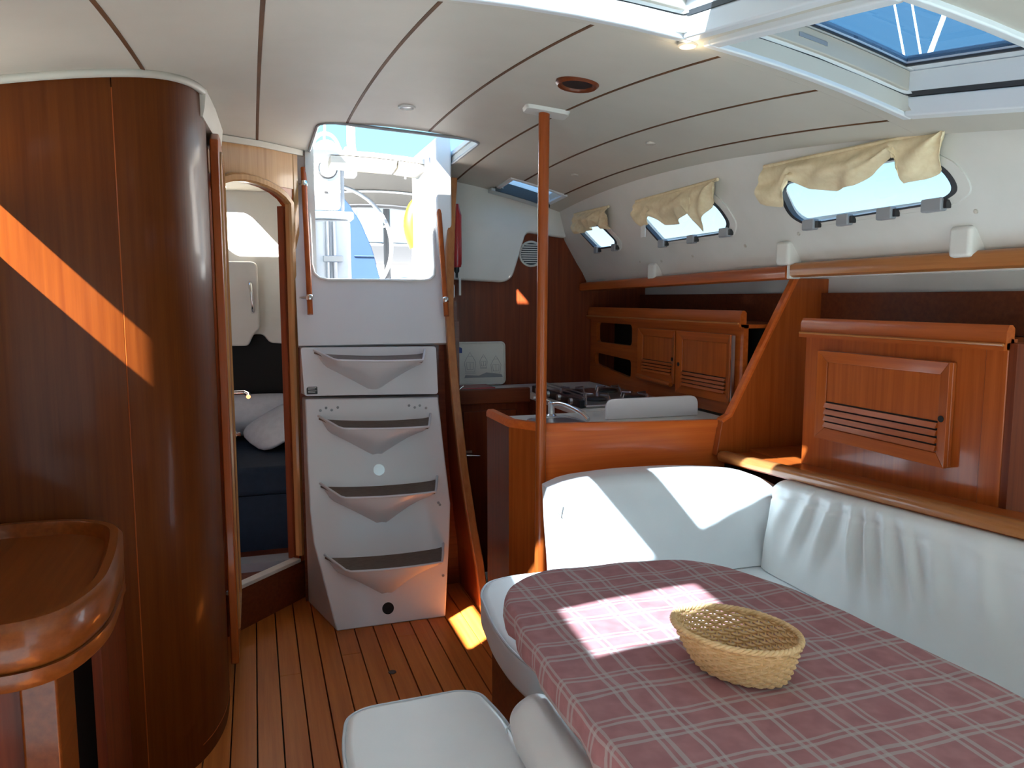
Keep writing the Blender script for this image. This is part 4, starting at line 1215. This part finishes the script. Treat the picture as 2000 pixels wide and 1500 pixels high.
def cloth():
    V, F, UV = [], [], []
    ring0 = densify(tab, .025)
    n = len(ring0)
    def rz(x, y): return TZ + .0035 + .0012 * math.sin(x * 37 + 3 * math.sin(y * 9)) + .0010 * math.sin(y * 41 + 2 * math.sin(x * 13))
    Vt, Ft, Ut = surfmesh([tuple(p) for p in ring0], [], lambda x, y: (x, y, rz(x, y)), .025)
    V += Vt; F += Ft; UV += Ut
    # boundary index lookup
    idx = []
    for p in ring0:
        k = min(range(len(Ut)), key=lambda i: (Ut[i][0] - p[0]) ** 2 + (Ut[i][1] - p[1]) ** 2)
        idx.append(k)
    prev = idx
    s = 0
    S = [0]
    for i in range(n): S.append(S[-1] + (ring0[(i + 1) % n] - ring0[i]).length)
    for (out, down) in ((.006, .003), (.010, .010), (.012, .024), (.013, .040), (.010, .054), (.002, .060)):
        cur = []
        for i, p in enumerate(ring0):
            t = (ring0[(i + 1) % n] - ring0[i - 1]).normalized()
            nrm = Vector((t[1], -t[0]))
            if nrm.dot(p - c0) < 0: nrm = -nrm
            w = .006 * (down / .06) * (math.sin(S[i] * 52) + .6 * math.sin(S[i] * 93 + 1))
            q = p + nrm * (out + w)
            cur.append(len(V))
            V.append((q[0], q[1], TZ + .0035 - down + .004 * (down / .06) * math.sin(S[i] * 31)))
            UV.append(tuple(p + nrm * (out + down)))
        for k in range(n):
            F.append((prev[k], prev[(k + 1) % n], cur[(k + 1) % n], cur[k]))
        prev = cur
    o = obj('tablecloth', V, F, 'plaid', None, smooth=70)
    uv = o.data.uv_layers.new(name='UVMap')
    for l in o.data.loops:
        a = UV[l.vertex_index]; uv.data[l.index].uv = (a[0] + .02, a[1] + .035)
    tag(o, 'faded red and grey plaid tablecloth over the saloon table', 'tablecloth')
cloth()

BK = thing('bread_basket', 'oval woven wicker basket on the plaid tablecloth', 'basket', (.775, 1.075, TZ + .006))
dx_ = Vector((.50, -.866)); dy_ = Vector((.866, .50))
def bpt(th, k, h, dr=0):
    """k 0..1 up the side"""
    fl = k ** .75
    a = .076 + (.110 - .076) * fl + dr; b = .052 + (.082 - .052) * fl + dr
    c = Vector((.775, 1.075)).lerp(Vector((.765, 1.078)), k)
    q = c + dx_ * a * math.cos(th) + dy_ * b * math.sin(th)
    return Vector((q[0], q[1], TZ + .008 + h))
NS, NR, BH = 46, 13, .072
V, F = [], []
for r in range(NR):
    k = (r + .6) / NR
    pts = []
    for s in range(NS * 4):
        th = 2 * math.pi * s / (NS * 4)
        dr = .0022 * math.sin(math.pi * s / 4 * 1 + math.pi * (r % 2)) if True else 0
        pts.append(bpt(th, k, BH * k, .0024 * math.cos(math.pi * (s / 4) + math.pi * (r % 2))))
    v, f = tubev(pts, .0029, 5, True); n0 = len(V); V += v; F += [tuple(i + n0 for i in q) for q in f]
o = obj('side_weave', V, F, 'wick', BK, smooth=60); o['kind'] = 'stuff'
V, F = [], []
for s in range(NS):
    th = 2 * math.pi * s / NS
    v, f = tubev([bpt(th, k, BH * k) for k in (0, .25, .5, .75, 1.02)], .0020, 5); n0 = len(V); V += v; F += [tuple(i + n0 for i in q) for q in f]
o = obj('stakes', V, F, 'wick', BK, smooth=60); o['kind'] = 'stuff'
V, F = [], []
for ph in range(3):
    pts = []
    for s in range(NS * 4):
        th = 2 * math.pi * s / (NS * 4)
        w = 2 * math.pi * (s / 8) + ph * 2.094
        pts.append(bpt(th, 1.03, BH * 1.03 + .003 * math.sin(w), .0032 * math.cos(w)))
    v, f = tubev(pts, .0030, 6, True); n0 = len(V); V += v; F += [tuple(i + n0 for i in q) for q in f]
obj('rim_braid', V, F, 'wick', BK, smooth=60)
V, F = [], []
for r in range(9):
    s_ = (r + .5) / 9
    pts = []
    for s in range(72):
        th = 2 * math.pi * s / 72
        q = Vector((.775, 1.075)) + dx_ * .076 * s_ * math.cos(th) + dy_ * .052 * s_ * math.sin(th)
        pts.append((q[0], q[1], TZ + .009 + .0014 * math.cos(math.pi * s / 2 + math.pi * r)))
    v, f = tubev(pts, .0022, 5, True); n0 = len(V); V += v; F += [tuple(i + n0 for i in q) for q in f]
for s in range(14):
    th = math.pi * s / 14
    d = dx_ * .076 * math.cos(th) + dy_ * .052 * math.sin(th)
    v, f = tubev([(.775 - d[0], 1.075 - d[1], TZ + .009), (.775 + d[0], 1.075 + d[1], TZ + .009)], .0016, 4); n0 = len(V); V += v; F += [tuple(i + n0 for i in q) for q in f]
o = obj('base_weave', V, F, 'wick', BK, smooth=60); o['kind'] = 'stuff'
lathe('base_board', [(.05, 0), (.05, .001), (0, .001)], (.775, 1.075, TZ + .0055), (0, 0, 1), 'wick', BK, 20)

# ================================================================== BENCH
BN = thing('saloon_bench', 'dark mahogany bench base beside the table', 'bench', (.3, 1.2, 0))
box('base', .15, .525, .45, 1.50, 0, .36, 'dark_x', BN, .004)
bench = roundpoly([(.105, .45), (.415, .45), (.462, 1.40), (.440, 1.53), (.40, 1.555), (.19, 1.548), (.148, 1.52), (.13, 1.42)], [.03, .03, .06, .05, .04, .04, .04, .05], 5)
cushion('bench_cushion', bench, .361, .452, 'leather2', 'flat white leather bench cushion on the dark base', r=.02)
# backrest of the bench, leaning next to the table
bb = thing('bolster_cushion', 'narrow white upholstered bench backrest beside the tablecloth edge', 'cushion', (.47, 1.1, .4))
pb = roundpoly([(.436, .456), (.530, .456), (.522, .535), (.500, .556), (.470, .560), (.437, .540), (.425, .515)], [.01, .01, .015, .015, .02, .02, .02], 4)
V = []
ysb = [1.31, 1.300, 1.27, 1.0, .7, .5]
scs = [.80, .93, 1, 1, 1, 1]
cc = Vector((.478, .49))
for y, s in zip(ysb, scs):
    for p in pb:
        q = cc + (Vector(p) - cc) * s; V.append((q[0] + (1.3 - y) * (-.01), y, q[1]))
n = len(pb); F = [tuple(range(n)), tuple(range((len(ysb) - 1) * n, len(ysb) * n))[::-1]]
for i in range(len(ysb) - 1):
    for k in range(n): F.append((i * n + k, i * n + (k + 1) % n, (i + 1) * n + (k + 1) % n, (i + 1) * n + k))
obj('cover', V, F, 'leather2', bb, smooth=50)
tube('seam', [(.497, 1.29, .558), (.496, 1.0, .5595), (.493, .6, .5595)], .002, 'piping', bb, 6)
tube('zip_pull', [(.436, 1.305, .50), (.428, 1.312, .485), (.430, 1.312, .475)], .002, 'piping', bb, 6)

# ================================================================== CHART TABLE
CTB = thing('chart_table', 'varnished chart table with rounded raised fiddle at the bulkhead', 'table', (-.5, 1.7, 0))
ct = roundpoly([(-.64, 1.36), (-.335, 1.36), (-.285, 1.50), (-.292, 1.70), (-.318, 1.89), (-.40, 1.965), (-.55, 1.975), (-.64, 1.95)], [.0, .07, .12, .1, .1, .05, .03, .0], 7)
cc2 = Vector((-.46, 1.66))
tin = [tuple(cc2 + (Vector(p) - cc2) * .95) for p in ct]
prism('table_top', tin, .735, .762, 'chart', CTB)
sweep('fiddle', [(-.017, -.052), (.012, -.052), (.018, -.040), (.019, .018), (.010, .029), (-.006, .029), (-.015, .018)][::-1], [(p[0], p[1], .762) for p in ct[1:-1]], 'chart', CTB, smooth=50)
sweep('apron', [(-.012, -.022), (.015, -.022), (.019, -.012), (.019, .008), (-.012, .008)][::-1], [(p[0], p[1], .7015) for p in ct[1:-1]], 'chart', CTB, smooth=50)
prism('under_board', tin, .690, .712, 'mah_x', CTB)
box('leg_post', -.412, -.352, 1.475, 1.60, 0, .689, 'chart', CTB, .006)
box('leg_panel', -.64, -.413, 1.52, 1.56, 0, .689, 'dark_z', CTB)
tube('inlay', [(-.60, 1.415, .7625), (-.365, 1.42, .7625)], .0022, 'tan', CTB, 5)
CS = thing('chart_cabinet', 'low mahogany cabinet below the chart table against the bulkhead', 'cabinet', (-.45, 1.9, 0))
prism('top_board', roundpoly([(-.62, 1.735), (-.325, 1.74), (-.325, 2.05), (-.34, 2.065), (-.45, 2.01), (-.62, 1.955)], [0, .02, 0, 0, 0, 0], 4), .577, .600, 'chart', CS, bevel=.004)
box('side_board', -.352, -.333, 1.755, 2.05, 0, .576, 'dark_z', CS)
box('inner_board', -.62, -.353, 1.90, 1.93, 0, .576, 'black', CS)

# ================================================================== COCKPIT OUTSIDE
CK = struct('cockpit_sole', 'sunlit white cockpit floor and seats outside', 'deck')
box('sole', .27, 3.2, 3.95, 8.2, 1.02, 1.10, 'deck', CK)
box('seat_port', 1.45, 3.0, 4.0, 7.6, 1.10, 1.42, 'deck', CK, .03)
box('seat_starboard', -1.2, .05, 4.80, 7.6, 1.10, 1.40, 'deck', CK, .03)
box('transom_seat', -.4, 2.4, 7.0, 7.5, 1.10, 1.50, 'deck', CK, .03)
PD = thing('helm_pedestal', 'white helm pedestal with round compass and stainless tubes', 'pedestal', (.43, 4.45, 1.10))
prism('column', rrect(.325, .530, 4.40, 4.58, .05), 1.10, 1.735, 'deck', PD, bevel=.02, seg=3)
frame_prism('instrument_pod', roundpoly([(.335, 1.775), (.475, 1.79), (.478, 2.10), (.45, 2.155), (.40, 2.165), (.345, 2.14)], [.02, .02, .03, .03, .03, .03], 4), (0, 4.40, 0), (1, 0, 0), (0, 0, 1), (0, 1, 0), .12, 'deck', PD, bevel=.012, seg=3)
lathe('compass_ring', [(.055, 0), (.055, .008), (.048, .014), (.044, .008), (.044, 0)], (.407, 4.399, 2.005), (0, -1, 0), 'greyd', PD, 28)
lathe('compass_glass', [(.044, 0), (.044, .003), (0, .006)], (.407, 4.399, 2.005), (0, -1, 0), 'lens', PD, 28)
box('black_mark', .388, .408, 4.396, 4.3995, 1.872, 1.884, 'blackp', PD, .002)
box('side_pod', .505, .572, 4.42, 4.52, 1.975, 2.135, 'deck', PD, .012, 3)
tube('guard_hoop', catmull([(.33, 4.46, 1.74), (.335, 4.46, 2.10), (.37, 4.46, 2.19), (.43, 4.46, 2.20), (.475, 4.46, 2.15), (.492, 4.46, 2.05), (.492, 4.46, 1.74)], 5), .010, 'grey', PD)
for x in (.398, .435):
    tube('tube', [(x, 4.385, 1.40), (x, 4.385, 1.72)], .012, 'steel', PD)
box('clamp', .372, .478, 4.365, 4.40, 1.50, 1.535, 'steel', PD, .004)
prism('pod_shelf', rrect(.318, .545, 4.37, 4.59, .03), 1.7355, 1.775, 'deck', PD, bevel=.008)
SWH = thing('steering_wheel', 'large stainless steering wheel rim in the cockpit', 'wheel', (.80, 6.2, 1.5))
tube('rim', [(.60 + .46 * math.cos(a), 6.2 + .06 * math.sin(a), 1.72 + .46 * math.sin(a)) for a in [2 * math.pi * k / 48 for k in range(48)]], .016, 'grey', SWH, 8, True)
for k in range(5):
    a = 2 * math.pi * k / 5 + .35
    tube('spoke', [(.60, 6.2, 1.72), (.60 + .45 * math.cos(a), 6.2 + .06 * math.sin(a), 1.72 + .45 * math.sin(a))], .008, 'steel', SWH, 6)
lathe('hub', [(.04, 0), (.04, .04), (.02, .06), (0, .06)], (.60, 6.2, 1.72), (0, -1, 0), 'steel', SWH, 16)
box('stand', .56, .64, 6.22, 6.30, 1.10, 1.74, 'deck', SWH, .01)
BC = thing('blue_canvas_cover', 'bright blue canvas cover standing behind the helm pedestal', 'cover', (.75, 5.7, 1.1))
bp_ = [(.52, 1.10), (.89, 1.10), (.87, 1.45), (.82, 1.65), (.74, 1.84), (.665, 1.96), (.60, 2.03), (.56, 1.98), (.53, 1.6)]
frame_prism('cover', roundpoly(bp_, .03, 3), (0, 5.6, 0), (1, 0, 0), (0, 0, 1), (0, 1, 0), .18, 'blue', BC, bevel=.04, seg=3)
tube('seam', [(.69, 5.595, 1.60), (.83, 5.595, 1.60)], .006, 'blue', BC, 5)
YB = thing('yellow_life_buoy', 'yellow horseshoe life buoy at the port side of the cockpit', 'buoy', (1.25, 5.9, 1.4))
hs = catmull([(1.205, 5.9, 1.70), (1.175, 5.9, 1.78), (1.165, 5.9, 1.88), (1.20, 5.9, 1.99), (1.27, 5.9, 2.03), (1.34, 5.9, 1.99), (1.365, 5.9, 1.88), (1.355, 5.9, 1.78), (1.33, 5.9, 1.70)], 4)
tube('buoy', hs, .062, 'yellow', YB, 12)
box('strap', 1.16, 1.37, 5.88, 5.95, 1.85, 1.875, 'lens', YB)
tube('bracket', [(1.19, 5.97, 1.42), (1.19, 5.97, 1.95)], .012, 'steel', YB)
BM = thing('bimini_top', 'grey canvas bimini with steel bows over the cockpit', 'canopy', (1.0, 6.2, 1.4))
def bow(y, z, h): return [(.10 + 1.9 * k / 12, y, z + h * math.sin(math.pi * k / 12)) for k in range(13)]
V, F = [], []
rows_ = [(6.0, 2.22, .10), (6.25, 2.20, .10), (6.6, 2.10, .11), (6.9, 2.02, .11)]
for r in rows_: V += bow(*r)
for i in range(len(rows_) - 1):
    for k in range(12): F.append((i * 13 + k, i * 13 + k + 1, (i + 1) * 13 + k + 1, (i + 1) * 13 + k))
obj('canvas', V, F, 'canvas', BM, smooth=60, solid=.006)
for r in (rows_[0], rows_[2]): tube('bow', [(a, b, c - .012) for a, b, c in bow(*r)], .013, 'steel', BM, 8)
tube('front_bow', bow(5.9, 2.27, .07), .014, 'steel', BM, 8)
tube('leg', [(.10, 6.0, 2.22), (.10, 6.2, 1.40)], .013, 'steel', BM, 8)
tube('leg', [(2.0, 6.0, 2.22), (2.0, 6.2, 1.42)], .013, 'steel', BM, 8)
tube('tie_cord', [(1.13, 5.98, 2.31), (1.14, 5.97, 2.26), (1.135, 5.97, 2.21)], .008, 'lens', BM, 5)
tube('edge_fold', [(a, b, c) for a, b, c in bow(6.93, 2.0, .11)], .02, 'greyd', BM, 6)
PF = thing('pushpit_frame', 'dark post and stainless rails at the stern', 'rail', (1.05, 6.6, 1.1))
tube('post', [(1.09, 6.6, 1.10), (1.09, 6.6, 2.05)], .030, 'greyd', PF, 10)
tube('slant_tube', [(1.05, 5.4, 1.40), (1.12, 5.5, 1.72), (1.17, 5.6, 1.86), (1.25, 5.7, 1.905), (1.36, 5.8, 1.91)], .015, 'deck', PF, 8)
tube('rail', [(.0, 6.7, 1.78), (2.2, 6.7, 1.76)], .010, 'steel', PF, 8)
tube('crank', [(1.13, 5.4, 1.36), (1.13, 5.4, 1.60), (1.10, 5.4, 1.63), (1.09, 5.4, 1.60)], .012, 'blackp', PF, 8)
FB = thing('neighbour_boat', 'white hull and dark cabin of a neighbouring boat astern', 'boat', (1.8, 11, .4))
prism('hull', roundpoly([(-1, 10.5), (5, 10.2), (5, 12), (-1, 12)], .2, 3), .3, 1.75, 'deck', FB, bevel=.05)
box('cabin', .6, 3.4, 10.6, 11.6, 1.75, 2.05, 'greyd', FB, .05)
tube('mast', [(1.35, 11, 1.7), (1.35, 11, 9)], .06, 'deck', FB, 8)
tube('shroud', [(.9, 11, 1.9), (1.3, 11, 8.8)], .015, 'deck', FB, 6)
# standing rigging over the hatches
RG = thing('standing_rigging', 'thin white shrouds rising over the deck hatch', 'rigging', (2.0, 1.2, 1.8))
tube('shroud', [(2.384, 2.408, 1.947), (4.526, 3.809, 4.171)], 0.012, 'deck', RG, 6)
tube('shroud', [(2.591, 2.57, 2.111), (3.792, 4.271, 4.207)], 0.005, 'deck', RG, 6)
tube('shroud', [(2.642, 2.564, 2.201), (3.946, 4.193, 3.981)], 0.005, 'deck', RG, 6)
WT = struct('harbour_water', 'pale harbour water around the boat', 'water')
box('water', -60, 60, -60, 80, -.95, -.9, mat('harbour_water_blue', (0.10, 0.17, 0.20), 0.25), WT)

BO = thing('shade_boom', 'boom with stowed white sail, unseen, added above deck to shade the hatches', 'shade_boom', (.42, 0, 2.3))  # out of view; added and lengthened to keep sun off two hatches
tube('spar', [(.42, -3.2, 2.36), (.42, 3.75, 2.40)], .07, 'steel', BO, 14)
frame_prism('sail_bag', roundpoly([(.30, 2.44), (.54, 2.44), (.56, 2.70), (.44, 3.02), (.40, 3.02), (.28, 2.70)], .03, 4), (0, -3.1, 0), (1, 0, 0), (0, 0, 1), (0, 1, 0), 6.7, 'canvas', BO)
